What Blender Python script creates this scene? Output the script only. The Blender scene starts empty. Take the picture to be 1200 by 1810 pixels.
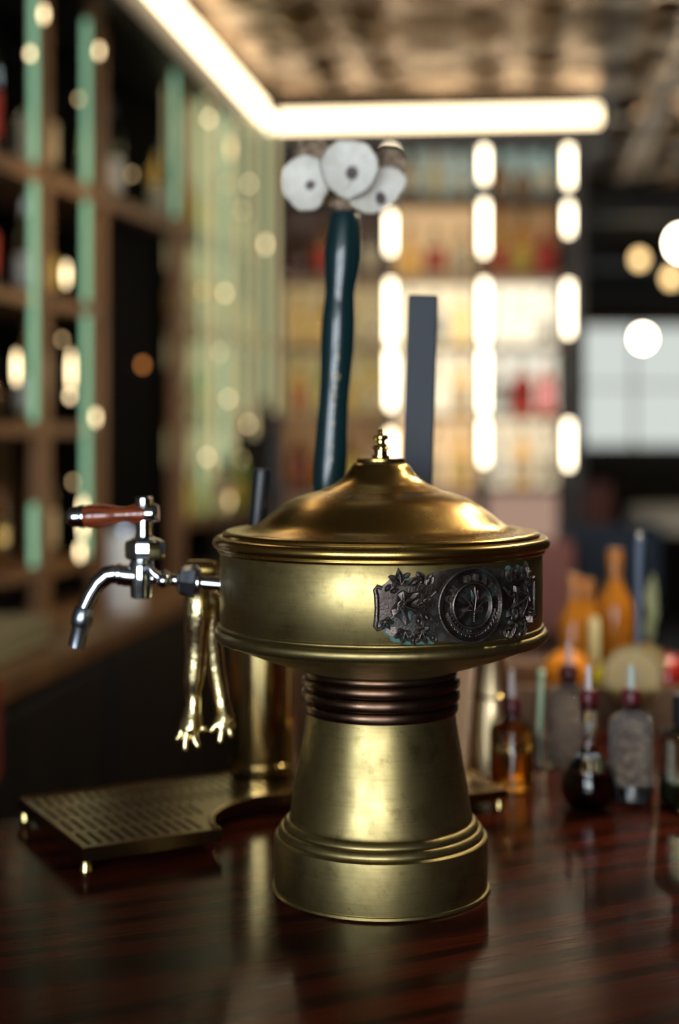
import bpy, math, random
from mathutils import Vector, Matrix
random.seed(7)
SC = bpy.context.scene
COL = SC.collection
# ------------------------------------------------------------------ camera
BAR = 1.08                 # height of the bar top
CZ = BAR + 0.485           # height of the lens
F = 2500.0                 # focal length in pixels of the 1200 x 1810 frame
cam_d = bpy.data.cameras.new('camera'); cam = bpy.data.objects.new('camera', cam_d); COL.objects.link(cam)
cam.location = (0, 0, CZ); cam.rotation_euler = (math.radians(90), 0, 0)
cam_d.sensor_fit = 'AUTO'; cam_d.sensor_width = 36.0; cam_d.lens = 36.0 * F / 1810
cam_d.shift_y = -135 / 1810
cam_d.clip_start = 0.05; cam_d.clip_end = 60
cam_d.dof.use_dof = True; cam_d.dof.focus_distance = 1.385; cam_d.dof.aperture_fstop = 1.55
cam_d.dof.aperture_ratio = 1.12
SC.camera = cam
# ------------------------------------------------------------------ world, exposure
w = bpy.data.worlds.new('World'); SC.world = w; w.use_nodes = True
w.node_tree.nodes['Background'].inputs[0].default_value = (0.5, 0.55, 0.65, 1)
w.node_tree.nodes['Background'].inputs[1].default_value = 0.05
SC.view_settings.view_transform = 'Standard'; SC.view_settings.look = 'None'
SC.view_settings.exposure = 0.12; SC.view_settings.gamma = 1.0
SC.view_settings.use_curve_mapping = False
SC.cycles.use_denoising = True
SC.cycles.caustics_reflective = False; SC.cycles.caustics_refractive = False
SC.cycles.sample_clamp_indirect = 6.0
SC.cycles.max_bounces = 10; SC.cycles.transmission_bounces = 8
WINDOW_POWER = 17.0         # daylight in the street window behind the camera
COVE_POWER = 5.0           # warm light strip round the ceiling
POST_POWER = 9.0           # light strips of the back shelving
PENDANT_POWER = 95.0       # globes hanging over the bar

def P(px, py, Y):
    return Vector(((px - 600) / F * Y, Y, CZ - (py - 770) / F * Y))

# ------------------------------------------------------------------ materials
MATS = {}
def mat(name, col, rough=0.5, metal=0.0, **k):
    if name in MATS: return MATS[name]
    m = bpy.data.materials.new(name); m.use_nodes = True
    b = m.node_tree.nodes['Principled BSDF']
    b.inputs['Base Color'].default_value = (*col, 1); b.inputs['Roughness'].default_value = rough
    b.inputs['Metallic'].default_value = metal
    for kk, v in k.items():
        kk = kk.replace('_', ' ')
        b.inputs[kk].default_value = (*v, 1) if isinstance(v, tuple) else v
    MATS[name] = m
    return m
def emit(name, col, s):
    m = mat(name, (0.02, 0.02, 0.02), 0.6)
    b = m.node_tree.nodes['Principled BSDF']
    b.inputs['Emission Color'].default_value = (*col, 1); b.inputs['Emission Strength'].default_value = s
    return m
def N(m): return m.node_tree.nodes, m.node_tree.links, m.node_tree.nodes['Principled BSDF']
def texco(nt, lk, scale=(1, 1, 1), rot=(0, 0, 0), kind='Object'):
    tc = nt.new('ShaderNodeTexCoord'); mp = nt.new('ShaderNodeMapping')
    mp.inputs['Scale'].default_value = scale; mp.inputs['Rotation'].default_value = rot
    if any(rot):                                     # turn first, then stretch
        mr = nt.new('ShaderNodeMapping'); mr.inputs['Rotation'].default_value = rot
        mp.inputs['Rotation'].default_value = (0, 0, 0)
        lk.new(tc.outputs[kind], mr.inputs[0]); lk.new(mr.outputs[0], mp.inputs[0])
    else: lk.new(tc.outputs[kind], mp.inputs[0])
    return mp.outputs[0]
def noise(nt, lk, vec, scale, detail=4, rough=0.55):
    n = nt.new('ShaderNodeTexNoise'); n.inputs['Scale'].default_value = scale
    n.inputs['Detail'].default_value = detail; n.inputs['Roughness'].default_value = rough
    lk.new(vec, n.inputs['Vector']); return n.outputs['Fac']
def ramp(nt, lk, fac, stops):
    r = nt.new('ShaderNodeValToRGB'); e = r.color_ramp.elements
    while len(e) < len(stops): e.new(0.5)
    for q, (p, c) in zip(e, stops):
        q.position = p; q.color = (*c, 1) if isinstance(c, tuple) else (c, c, c, 1)
    lk.new(fac, r.inputs[0]); return r.outputs[0]
def mix(nt, lk, fac, a, b):
    x = nt.new('ShaderNodeMix'); x.data_type = 'RGBA'
    for i, v in ((0, fac), (6, a), (7, b)):
        if hasattr(v, 'is_output') or hasattr(v, 'links'): lk.new(v, x.inputs[i])
        else: x.inputs[i].default_value = (*v, 1) if isinstance(v, tuple) else v
    return x.outputs[2]
def bump(nt, lk, b, h, s, d=0.001):
    q = nt.new('ShaderNodeBump'); q.inputs['Strength'].default_value = s; q.inputs['Distance'].default_value = d
    lk.new(h, q.inputs['Height']); lk.new(q.outputs[0], b.inputs['Normal'])

def brass_mat(name, light, dark, r0, r1, stain=0.45, turned=True):
    m = mat(name, light, 0.4, 1.0); nt, lk, b = N(m)
    v = texco(nt, lk)
    n1 = noise(nt, lk, v, 22, 6, 0.6)
    c = mix(nt, lk, ramp(nt, lk, n1, [(0.38, 0.0), (0.72, stain)]), light, dark)
    c = mix(nt, lk, ramp(nt, lk, noise(nt, lk, v, 55, 6, 0.7), [(0.52, 0.0), (0.72, stain)]), c, dark)
    vs = texco(nt, lk, (3, 3, 60) if turned else (3, 3, 3))                       # fine turning marks round the axis
    n2 = noise(nt, lk, vs, 6, 4)
    c = mix(nt, lk, ramp(nt, lk, n2, [(0.45, 0.0), (0.8, 0.3)]), c, dark)
    n3 = noise(nt, lk, v, 160, 3, 0.5)                   # pits
    c = mix(nt, lk, ramp(nt, lk, n3, [(0.71, 0.0), (0.78, stain * 0.75)]), c, (0.03, 0.022, 0.01))
    lk.new(c, b.inputs['Base Color'])
    lk.new(ramp(nt, lk, n1, [(0.3, r0), (0.75, r1)]), b.inputs['Roughness'])
    if turned: bump(nt, lk, b, n2, 0.06, 0.001)
    return m
BRASS = brass_mat('aged_brass', (0.385, 0.305, 0.128), (0.12, 0.09, 0.036), 0.33, 0.50, 0.6)
LIDB = brass_mat('lid_brass', (0.52, 0.345, 0.10), (0.34, 0.21, 0.055), 0.23, 0.29, 0.12, False)
POLB = brass_mat('polished_brass', (0.72, 0.56, 0.24), (0.45, 0.30, 0.1), 0.10, 0.22, 0.3)
FROGB = mat('cast_brass', (0.80, 0.66, 0.34), 0.22, 1.0)
nt, lk, b = N(FROGB); nn = noise(nt, lk, texco(nt, lk), 130, 3); bump(nt, lk, b, nn, 0.3, 0.003)
SATINB = mat('satin_pale_brass', (0.90, 0.70, 0.40), 0.34, 1.0)
TRAYB = mat('tray_brass', (0.24, 0.165, 0.075), 0.24, 1.0)
NECKB = brass_mat('dark_copper', (0.17, 0.10, 0.065), (0.06, 0.035, 0.03), 0.22, 0.42)
DARKGAP = mat('dark_crevice', (0.012, 0.012, 0.008), 0.6, 0.5)
CHROME = mat('chrome', (0.62, 0.66, 0.70), 0.10, 1.0)
STEEL = mat('brushed_steel', (0.36, 0.40, 0.46), 0.28, 1.0)
REDWOOD = mat('red_stained_wood', (0.16, 0.028, 0.010), 0.22, 0.0, Coat_Weight=0.6)
nt, lk, b = N(REDWOOD)
lk.new(ramp(nt, lk, noise(nt, lk, texco(nt, lk, (3, 30, 30)), 6), [(0.3, (0.11, 0.017, 0.007)), (0.75, (0.34, 0.075, 0.022))]), b.inputs['Base Color'])
# patinated bronze of the emblem
PATINA = mat('patinated_bronze', (0.03, 0.022, 0.02), 0.36, 0.85); nt, lk, b = N(PATINA)
v = texco(nt, lk)
c = mix(nt, lk, ramp(nt, lk, noise(nt, lk, v, 60, 5), [(0.52, 0.0), (0.72, 0.8)]), (0.048, 0.036, 0.031), (0.045, 0.115, 0.105))
ge = nt.new('ShaderNodeNewGeometry')
c = mix(nt, lk, ramp(nt, lk, ge.outputs['Pointiness'], [(0.51, 0.0), (0.60, 0.9)]), c, (0.17, 0.135, 0.118))
lk.new(c, b.inputs['Base Color'])
lk.new(ramp(nt, lk, noise(nt, lk, v, 60, 5), [(0.4, 0.27), (0.7, 0.6)]), b.inputs['Roughness'])
bump(nt, lk, b, noise(nt, lk, v, 500, 3), 0.4, 0.001)
RUBBED = mat('rubbed_bronze', (0.28, 0.225, 0.19), 0.33, 0.9)
VERD = mat('verdigris', (0.07, 0.15, 0.125), 0.8)
GREENP = mat('dark_green_lacquer', (0.005, 0.026, 0.030), 0.30, 0.0, Coat_Weight=0.5)
BLACKP = mat('black_slate_paint', (0.035, 0.042, 0.054), 0.6)
BLACKG = mat('black_plastic', (0.01, 0.012, 0.016), 0.4)
GOLDP = mat('gold_print', (0.30, 0.24, 0.13), 0.5, 0.6)
# oyster shell : pearl inside, scar and rim pigment from a colour attribute
SHELL = mat('oyster_shell', (0.8, 0.78, 0.7), 0.42); nt, lk, b = N(SHELL)
at = nt.new('ShaderNodeAttribute'); at.attribute_name = 'pigment'
v = texco(nt, lk)
wv = ramp(nt, lk, noise(nt, lk, v, 70, 4), [(0.35, (0.82, 0.80, 0.72)), (0.7, (0.72, 0.68, 0.57))])
sep = nt.new('ShaderNodeSeparateColor'); lk.new(at.outputs['Color'], sep.inputs[0])
c = mix(nt, lk, sep.outputs[0], wv, (0.075, 0.045, 0.05))
c = mix(nt, lk, sep.outputs[1], c, (0.36, 0.27, 0.20))
lk.new(c, b.inputs['Base Color'])
bump(nt, lk, b, noise(nt, lk, v, 260, 4), 0.25, 0.002)
SHELLB = mat('oyster_shell_outside', (0.3, 0.22, 0.16), 0.75); nt, lk, b = N(SHELLB)
v = texco(nt, lk)
lk.new(ramp(nt, lk, noise(nt, lk, v, 110, 5), [(0.3, (0.10, 0.065, 0.05)), (0.5, (0.27, 0.19, 0.12)), (0.75, (0.48, 0.38, 0.26))]), b.inputs['Base Color'])
bump(nt, lk, b, noise(nt, lk, v, 160, 5), 0.8, 0.004)
# stained oak of the bar; the grain runs along the bar
GR = math.radians(-24)
OAK = mat('stained_oak', (0.03, 0.01, 0.006), 0.3); nt, lk, b = N(OAK)
v = texco(nt, lk, (1.0, 9.0, 9.0), (0, 0, GR))
n1 = noise(nt, lk, v, 1.6, 3, 0.5)
wv = nt.new('ShaderNodeTexWave'); wv.wave_type = 'BANDS'; wv.bands_direction = 'Y'
wv.inputs['Scale'].default_value = 0.55; wv.inputs['Distortion'].default_value = 14.0
wv.inputs['Detail'].default_value = 2.5; wv.inputs['Detail Scale'].default_value = 0.8
v1 = texco(nt, lk, (1.2, 8.5, 8.5), (0, 0, GR)); lk.new(v1, wv.inputs['Vector'])
v2 = texco(nt, lk, (5, 210, 210), (0, 0, GR)); n2 = noise(nt, lk, v2, 2.2, 5, 0.65)
base = ramp(nt, lk, n1, [(0.3, (0.055, 0.010, 0.005)), (0.7, (0.105, 0.018, 0.007))])
c = mix(nt, lk, ramp(nt, lk, wv.outputs['Fac'], [(0.0, 0.80), (0.5, 0.0)]), base, (0.008, 0.004, 0.003))
c = mix(nt, lk, ramp(nt, lk, n2, [(0.46, 0.0), (0.62, 0.75)]), c, (0.010, 0.004, 0.003))
lk.new(c, b.inputs['Base Color'])
lk.new(ramp(nt, lk, n2, [(0.4, 0.12), (0.65, 0.22)]), b.inputs['Roughness'])
b.inputs['Specular IOR Level'].default_value = 0.055
bump(nt, lk, b, n2, 0.05, 0.0004)
BROWN = mat('brown_wood', (0.13, 0.066, 0.028), 0.45); nt, lk, b = N(BROWN)
lk.new(ramp(nt, lk, noise(nt, lk, texco(nt, lk, (4, 4, 0.6)), 5), [(0.3, (0.13, 0.062, 0.026)), (0.7, (0.25, 0.13, 0.052))]), b.inputs['Base Color'])
DARKW = mat('black_stained_wood', (0.010, 0.009, 0.008), 0.5); nt, lk, b = N(DARKW)
lk.new(ramp(nt, lk, noise(nt, lk, texco(nt, lk, (3, 3, 0.5)), 4), [(0.3, (0.006, 0.006, 0.006)), (0.7, (0.016, 0.013, 0.011))]), b.inputs['Base Color'])
DARKWALL = mat('dark_plaster', (0.05, 0.04, 0.03), 0.8); nt, lk, b = N(DARKWALL)
lk.new(ramp(nt, lk, noise(nt, lk, texco(nt, lk), 3), [(0.3, (0.040, 0.030, 0.022)), (0.7, (0.065, 0.050, 0.036))]), b.inputs['Base Color'])
VBLACK = mat('matt_black_paint', (0.0015, 0.0015, 0.002), 0.8, 0.0, Specular_IOR_Level=0.05)
FLOORM = mat('dark_floor_boards', (0.03, 0.015, 0.01), 0.4); nt, lk, b = N(FLOORM)
lk.new(ramp(nt, lk, noise(nt, lk, texco(nt, lk, (8, 1, 1)), 2), [(0.3, (0.02, 0.010, 0.007)), (0.7, (0.05, 0.026, 0.014))]), b.inputs['Base Color'])
TIN = mat('bronzed_tin', (0.15, 0.10, 0.05), 0.26, 0.8); nt, lk, b = N(TIN)
lk.new(ramp(nt, lk, noise(nt, lk, texco(nt, lk), 3), [(0.3, (0.13, 0.073, 0.030)), (0.7, (0.185, 0.105, 0.043))]), b.inputs['Base Color'])
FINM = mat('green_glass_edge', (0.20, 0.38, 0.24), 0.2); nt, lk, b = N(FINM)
b.inputs['Emission Color'].default_value = (0.20, 0.40, 0.25, 1); b.inputs['Emission Strength'].default_value = 0.95  # emission put in for the light the glass edges catch from the cove
KHAKIG = emit('backlit_reeded_glass', (0.31, 0.275, 0.13), 1.0)  # own glow replaces light falling on the panel, no lamp behind it
FINP = emit('pale_khaki_glass_edge', (0.34, 0.42, 0.22), 1.15)  # glows in place of light caught by the glass
REFLC = emit('cream_glass_edge', (0.62, 0.52, 0.27), 1.1)  # glowing strips painted in for bottles and mirror reflections

def glassy(name, col, rough=0.05, tr=1.0):
    return mat(name, col, rough, 0.0, Transmission_Weight=tr, IOR=1.45)
G_CLEAR = glassy('clear_glass', (0.93, 0.96, 0.94))
G_AMBER = glassy('amber_glass', (0.97, 0.60, 0.18))
G_BROWN = glassy('brown_glass', (0.42, 0.15, 0.03))
G_GREEN = glassy('green_glass', (0.35, 0.55, 0.22))
G_RED = glassy('red_glass', (0.62, 0.06, 0.03))
AMBERD = mat('amber_flask_glass', (0.85, 0.33, 0.03), 0.15, 0.0, Transmission_Weight=0.45)
G_YELL = glassy('golden_glass', (0.95, 0.74, 0.32))
G_PALE = glassy('pale_green_glass', (0.70, 0.85, 0.66))
LIQ_RED = mat('dark_red_liquid', (0.060, 0.004, 0.006), 0.05, 0.0, Coat_Weight=1.0, Coat_Roughness=0.03)
LIQ_AMB = mat('amber_liquid', (0.92, 0.56, 0.16), 0.1, 0.0, Transmission_Weight=0.9)
LIQ_GRN = mat('green_liquid', (0.10, 0.22, 0.03), 0.2, 0.0, Transmission_Weight=0.3)
CUTG = glassy('cut_glass', (0.88, 0.90, 0.88), 0.12); nt, lk, b = N(CUTG)
vo = nt.new('ShaderNodeTexVoronoi'); vo.inputs['Scale'].default_value = 170; lk.new(texco(nt, lk), vo.inputs['Vector'])
bump(nt, lk, b, vo.outputs['Distance'], 1.0, 0.006)
RUBBER = mat('dark_red_stopper', (0.10, 0.008, 0.012), 0.35)
TIPM = mat('white_dasher_tip', (0.85, 0.76, 0.76), 0.35)
TIPC = mat('clear_dasher_tip', (0.62, 0.72, 0.68), 0.25)
WHITEP = mat('white_paper', (0.78, 0.75, 0.68), 0.6)
CREAMP = mat('cream_paper', (0.72, 0.60, 0.38), 0.6)
REDP = mat('red_paper', (0.55, 0.04, 0.02), 0.5)
YELP = mat('yellow_paper', (0.65, 0.48, 0.06), 0.5)
BLUEP = mat('navy_paper', (0.03, 0.05, 0.12), 0.5)
ORANGE = mat('orange_peel', (0.80, 0.28, 0.012), 0.42); nt, lk, b = N(ORANGE); bump(nt, lk, b, noise(nt, lk, texco(nt, lk), 300, 2), 0.3, 0.001)
LIME = mat('lime_peel', (0.42, 0.42, 0.02), 0.4); nt, lk, b = N(LIME); bump(nt, lk, b, noise(nt, lk, texco(nt, lk), 300, 2), 0.3, 0.001)
APPLE = mat('red_apple_skin', (0.45, 0.018, 0.012), 0.18, 0.0, Coat_Weight=0.5)
DRYCIT = mat('dried_citrus', (0.80, 0.56, 0.18), 0.5, 0.0, Subsurface_Weight=0.1)
DRYRIND = mat('dried_rind', (0.50, 0.32, 0.07), 0.5)
BLUESTEEL = mat('blue_grey_plastic', (0.20, 0.26, 0.36), 0.3)
LEAFM = mat('pale_leaf', (0.50, 0.55, 0.30), 0.4)
KHAKI = mat('khaki_cotton', (0.32, 0.28, 0.16), 0.9)
REDCL = mat('red_cotton', (0.22, 0.02, 0.012), 0.9)
NAVY = mat('navy_upholstery', (0.012, 0.025, 0.05), 0.7)
MAROON = mat('maroon_upholstery', (0.30, 0.11, 0.09), 0.6)
CREAMC = mat('cream_cloth', (0.75, 0.66, 0.52), 0.8)
COVEM = emit('cove_light', (1.0, 0.77, 0.47), COVE_POWER)
POSTM = emit('shelf_light', (1.0, 0.84, 0.58), POST_POWER)
GLOBE = emit('opal_globe', (1.0, 0.84, 0.60), PENDANT_POWER)
GLINT = emit('warm_bulb', (1.0, 0.76, 0.42), 5.5)  # glow that imitates glints on the side shelves
GLINTD = emit('dim_warm_bulb', (1.0, 0.68, 0.32), 2.8)  # weaker imitation of the same glints
BULBR = emit('ember_bulb', (1.0, 0.35, 0.08), 2.0)
DAYM = emit('daylight_pane', (0.80, 0.90, 1.0), WINDOW_POWER)
DAYM2 = emit('shaded_daylight_pane', (0.88, 0.94, 1.0), WINDOW_POWER * 0.7)
DAYFAR = emit('street_daylight_pane', (0.86, 0.92, 0.86), 0.70)

# ------------------------------------------------------------------ mesh tools
class MB:
    def __init__(s): s.v = []; s.f = []
    def add(s, vs, fs):
        o = len(s.v); s.v += [Vector(x) for x in vs]; s.f += [tuple(i + o for i in f) for f in fs]; return s
    def box(s, c, h, ax=None):
        ax = ax or (Vector((1, 0, 0)), Vector((0, 1, 0)), Vector((0, 0, 1))); c = Vector(c)
        vs = [c + ax[0] * h[0] * i + ax[1] * h[1] * j + ax[2] * h[2] * k for i in (-1, 1) for j in (-1, 1) for k in (-1, 1)]
        return s.add(vs, [(0, 1, 3, 2), (4, 6, 7, 5), (0, 4, 5, 1), (2, 3, 7, 6), (0, 2, 6, 4), (1, 5, 7, 3)])
    def bbox2(s, a, b):
        a = Vector(a); b = Vector(b); return s.box((a + b) / 2, (b - a) / 2)
    def lathe(s, c, prof, n=48, axis=(0, 0, 1), cap=True):
        """prof: [(radius, distance along axis)], from bottom to top"""
        z = Vector(axis).normalized(); c = Vector(c)
        x = z.orthogonal().normalized() if abs(z.z) < 0.999 else Vector((1, 0, 0)); y = z.cross(x)
        vs = []; fs = []
        for r, t in prof:
            for k in range(n):
                a = 2 * math.pi * k / n
                vs.append(c + z * t + (x * math.cos(a) + y * math.sin(a)) * max(r, 1e-5))
        for i in range(len(prof) - 1):
            for k in range(n):
                a, b_ = i * n + k, i * n + (k + 1) % n
                fs.append((a, b_, b_ + n, a + n))
        if cap:
            if prof[0][0] > 1e-4: fs.append(tuple(reversed(range(n))))
            if prof[-1][0] > 1e-4: fs.append(tuple((len(prof) - 1) * n + k for k in range(n)))
        return s.add(vs, fs)
    def tube(s, pts, rad, n=16, flat=1.0):
        pts = [Vector(p) for p in pts]
        if not isinstance(rad, (list, tuple)): rad = [rad] * len(pts)
        vs = []; fs = []; u = None
        for i, p in enumerate(pts):
            d = (pts[min(i + 1, len(pts) - 1)] - pts[max(i - 1, 0)]).normalized()
            u = d.orthogonal().normalized() if u is None else (u - d * u.dot(d)).normalized()
            w_ = d.cross(u)
            for k in range(n):
                a = 2 * math.pi * k / n
                vs.append(p + (u * math.cos(a) * flat + w_ * math.sin(a)) * rad[i])
        for i in range(len(pts) - 1):
            for k in range(n):
                a, b_ = i * n + k, i * n + (k + 1) % n
                fs.append((a, b_, b_ + n, a + n))
        fs.append(tuple(reversed(range(n)))); fs.append(tuple((len(pts) - 1) * n + k for k in range(n)))
        return s.add(vs, fs)
    def prism(s, poly, z0, z1, f=None):
        f = f or (lambda x, y, z: (x, y, z)); n = len(poly)
        vs = [f(x, y, z0) for x, y in poly] + [f(x, y, z1) for x, y in poly]
        fs = [tuple(reversed(range(n))), tuple(range(n, 2 * n))] + [(i, (i + 1) % n, (i + 1) % n + n, i + n) for i in range(n)]
        return s.add(vs, fs)
    def sphere(s, c, r, n=20, sc=(1, 1, 1)):
        m = n // 2; c = Vector(c)
        prof = [(math.sin(math.pi * i / m), -math.cos(math.pi * i / m)) for i in range(m + 1)]
        o = len(s.v); s.lathe((0, 0, 0), prof, n, cap=False)
        for i in range(o, len(s.v)):
            q = s.v[i]; s.v[i] = c + Vector((q.x * r * sc[0], q.y * r * sc[1], q.z * r * sc[2]))
        return s
    def mesh(s, name, smooth=True, off=Vector((0, 0, 0)), ang=38):
        me = bpy.data.meshes.new(name); me.from_pydata([tuple(q - off) for q in s.v], [], s.f)
        me.validate(); me.update()
        if smooth:
            me.polygons.foreach_set('use_smooth', [True] * len(me.polygons))
            me.set_sharp_from_angle(angle=math.radians(ang))
        return me
    def build(s, name, m, parent=None, smooth=True, bevel=0, ang=38):
        if parent is not None: off = wloc(parent)
        else:
            xs = [q.x for q in s.v]; ys = [q.y for q in s.v]; zs = [q.z for q in s.v]
            off = Vector(((min(xs) + max(xs)) / 2, (min(ys) + max(ys)) / 2, min(zs)))
        o = bpy.data.objects.new(name, s.mesh(name, smooth, off, ang)); COL.objects.link(o)
        o.data.materials.append(m)
        if parent is not None: o.parent = parent
        else: o.location = off
        if bevel:
            bv = o.modifiers.new('bevel', 'BEVEL'); bv.width = bevel; bv.segments = 3; bv.limit_method = 'ANGLE'
        return o
def wloc(o):
    p = Vector(o.location)
    while o.parent: o = o.parent; p += Vector(o.location)
    return p
def tag(o, label=None, cat=None, group=None, kind=None):
    if label: o['label'] = label
    if cat: o['category'] = cat
    if group: o['group'] = group
    if kind: o['kind'] = kind
    return o
def thing(name, loc, label, cat, group=None):
    o = bpy.data.objects.new(name, None); COL.objects.link(o); o.location = loc; o.empty_display_size = 0.05
    return tag(o, label, cat, group)
def struct(name, mb, m, **k):
    return tag(mb.build(name, m, **k), kind='structure')
def copy_tree(o, parent=None):
    c = o.copy(); COL.objects.link(c); c.parent = parent
    for ch in list(o.children): copy_tree(ch, c)
    return c

# ================================================================== THE ROOM
CEIL = CZ + 1.38
RA = math.radians(7.0)                              # the room is turned a little to the view
rx = Vector((math.cos(RA), -math.sin(RA), 0)); ry = Vector((math.sin(RA), math.cos(RA), 0)); rz = Vector((0, 0, 1))
AX = (rx, ry, rz)
struct('floor', MB().bbox2((-4.5, -3.2, -0.1), (6.5, 14.5, 0)), FLOORM, smooth=False)
struct('wall_back', MB().bbox2((-2.0, 13.2, 0), (6.5, 13.4, CEIL + 0.2)), DARKWALL, smooth=False)
struct('wall_right', MB().bbox2((5.2, -3.2, 0), (5.4, 13.2, CEIL + 0.2)), DARKWALL, smooth=False)
struct('wall_front', MB().bbox2((-4.5, -3.2, 0), (5.2, -3.0, CEIL + 0.2)), DARKWALL, smooth=False)
kL = 0.28
dL = Vector((kL, 1, 0)).normalized(); nL = Vector((dL.y, -dL.x, 0)); AXL = (nL, dL, rz)
def FL(Y, depth=0.0, z=0.0):
    """point on the front line of the left shelving, depth metres behind it, z metres above the lens"""
    return Vector((-0.264 - kL * (6 - Y), Y, CZ + z)) - nL * depth
def YL(px): return 1.944 / (kL + (600 - px) / F)
a = FL(-3.0, 0.42); c_ = FL(6.1, 0.42)
mid = (a + c_) / 2; mid.z = (CEIL + 0.2) / 2
struct('wall_left', MB().box(mid, (0.06, (c_ - a).length / 2, (CEIL + 0.2) / 2), AXL), DARKWALL, smooth=False)
BX0, BX1, BY = -0.275, 1.02, 6.0                    # the back shelving, its front
struct('wall_partition', MB().bbox2((-1.2, BY + 0.3, 0), (BX1 + 0.03, BY + 0.42, CEIL)), DARKWALL, smooth=False)
# ceiling of pressed tin
ceil = struct('ceiling', MB().bbox2((-4.5, -3.2, CEIL + 0.06), (6.5, 14.5, CEIL + 0.2)), DARKWALL, smooth=False)
def tile_mesh():
    n = 26; S = 0.62; mb = MB(); vs = []; fs = []
    def h(u, v):
        d = max(abs(u), abs(v)); r = math.hypot(u, v)
        z = 0.0
        z -= 0.012 * max(0, 1 - abs(d - 0.90) / 0.09)           # raised border
        z -= 0.010 * math.exp(-((r - 0.0) / 0.22) ** 2)         # boss
        z -= 0.004 * math.exp(-((r - 0.40) / 0.06) ** 2)        # ring
        for su in (-1, 1):
            for sv in (-1, 1):
                z -= 0.034 * math.exp(-(math.hypot(u - su * 0.62, v - sv * 0.62) / 0.20) ** 4)
        return z
    for i in range(n + 1):
        for j in range(n + 1):
            u = -1 + 2 * i / n; v = -1 + 2 * j / n
            vs.append((u * S / 2 * 0.995, v * S / 2 * 0.995, h(u, v)))
    for i in range(n):
        for j in range(n):
            q = i * (n + 1) + j; fs.append((q, q + 1, q + n + 2, q + n + 1))
    mb.add(vs, fs); me = mb.mesh('tin_tile', ang=80); me.materials.append(TIN); return me
TM = tile_mesh(); co = wloc(ceil)
for i in range(-4, 8):
    for j in range(-4, 6):
        p = Vector((0.343, 5.25, CEIL + 0.045)) + rx * 0.62 * i + ry * 0.62 * j
        if p.x < -0.75 - 0.15 * (6 - p.y) or p.x > 5.0: continue
        if p.y > BY + 0.1 and p.x < BX1 - 0.1: continue
        t = bpy.data.objects.new('tin_tile', TM); COL.objects.link(t); t.parent = ceil
        t.location = p - co; t.rotation_euler = (0, 0, -RA)
for k, Y in enumerate((8.3, 10.6, 12.6)):
    struct('trim_%d' % (k + 1), MB().bbox2((1.2, Y - 0.09, CEIL - 0.11), (5.2, Y + 0.09, CEIL + 0.06)), DARKW, smooth=False)
# cove light : a lit strip in a dark fascia, along the back shelving and the left wall
CVZ = CZ + 1.325
cb = MB(); A0 = Vector((-0.285, BY - 0.03, CVZ)); A1 = Vector((1.085, BY - 0.10, CVZ + 0.012))
d = (A1 - A0); cb.box((A0 + A1) / 2, (d.length / 2, 0.012, 0.034), (d.normalized(), Vector((d.y, -d.x, 0)).normalized() * -1, rz))
back_cove = thing('cove_light', (0.4, BY - 0.06, CVZ), 'long warm light strip at the ceiling above the back shelves', 'light strip')
cb.build('lit_strip', COVEM, back_cove, smooth=False)
fb = MB().box((A0 + A1) / 2 + Vector((0, 0.045, -0.03)), (d.length / 2 + 0.02, 0.03, 0.09), (d.normalized(), Vector((-d.y, d.x, 0)).normalized(), rz))
fb.build('fascia', DARKW, back_cove, smooth=False)
L0 = Vector((-0.288, BY - 0.03, CVZ)); L1 = L0 - Vector((0.147, 1, 0)) * 3.2
d = (L1 - L0); m_ = (L0 + L1) / 2; dn = d.normalized(); nn_ = Vector((-dn.y, dn.x, 0))
side_cove = thing('cove_light', m_, 'slanting warm light strip at the ceiling above the green glass shelving', 'light strip')
MB().box(m_, (d.length / 2, 0.014, 0.034), (dn, nn_, rz)).build('lit_strip', COVEM, side_cove, smooth=False)
MB().box(m_ - Vector((0.06, 0, 0.02)), (d.length / 2, 0.03, 0.08), (dn, nn_, rz)).build('fascia', DARKW, side_cove, smooth=False)
# street windows at the far end and behind the camera
def window(name, x0, x1, z0, z1, y, nx, nz, pane, frame, t=0.05, sgn=1):
    fr = MB(); W = (x1 - x0); H = (z1 - z0)
    for i in range(nx + 1): fr.bbox2((x0 + W * i / nx - t / 2, y - 0.05, z0 - t / 2), (x0 + W * i / nx + t / 2, y + 0.05, z1 + t / 2))
    for j in range(nz + 1): fr.bbox2((x0 - t / 2, y - 0.045, z0 + H * j / nz - t / 2), (x1 + t / 2, y + 0.045, z0 + H * j / nz + t / 2))
    o = struct(name, fr, frame, smooth=False)
    for i in range(nx):
        for j in range(nz):
            MB().bbox2((x0 + W * i / nx + t / 2, y - 0.006, z0 + H * j / nz + t / 2), (x0 + W * (i + 1) / nx - t / 2, y + 0.006, z0 + H * (j + 1) / nz - t / 2)).build('pane', pane, o, smooth=False)
    return o
window('window_1', 2.16, 4.4, CZ - 0.10, CZ + 1.02, 13.1, 4, 2, DAYFAR, BROWN, 0.022)
window('window_2', -3.75, -1.75, 0.75, 2.75, -2.93, 2, 2, DAYM, DARKW, 0.14)
window('window_3', -1.35, 0.65, 0.75, 2.75, -2.93, 2, 2, DAYM2, DARKW, 0.14)

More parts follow.
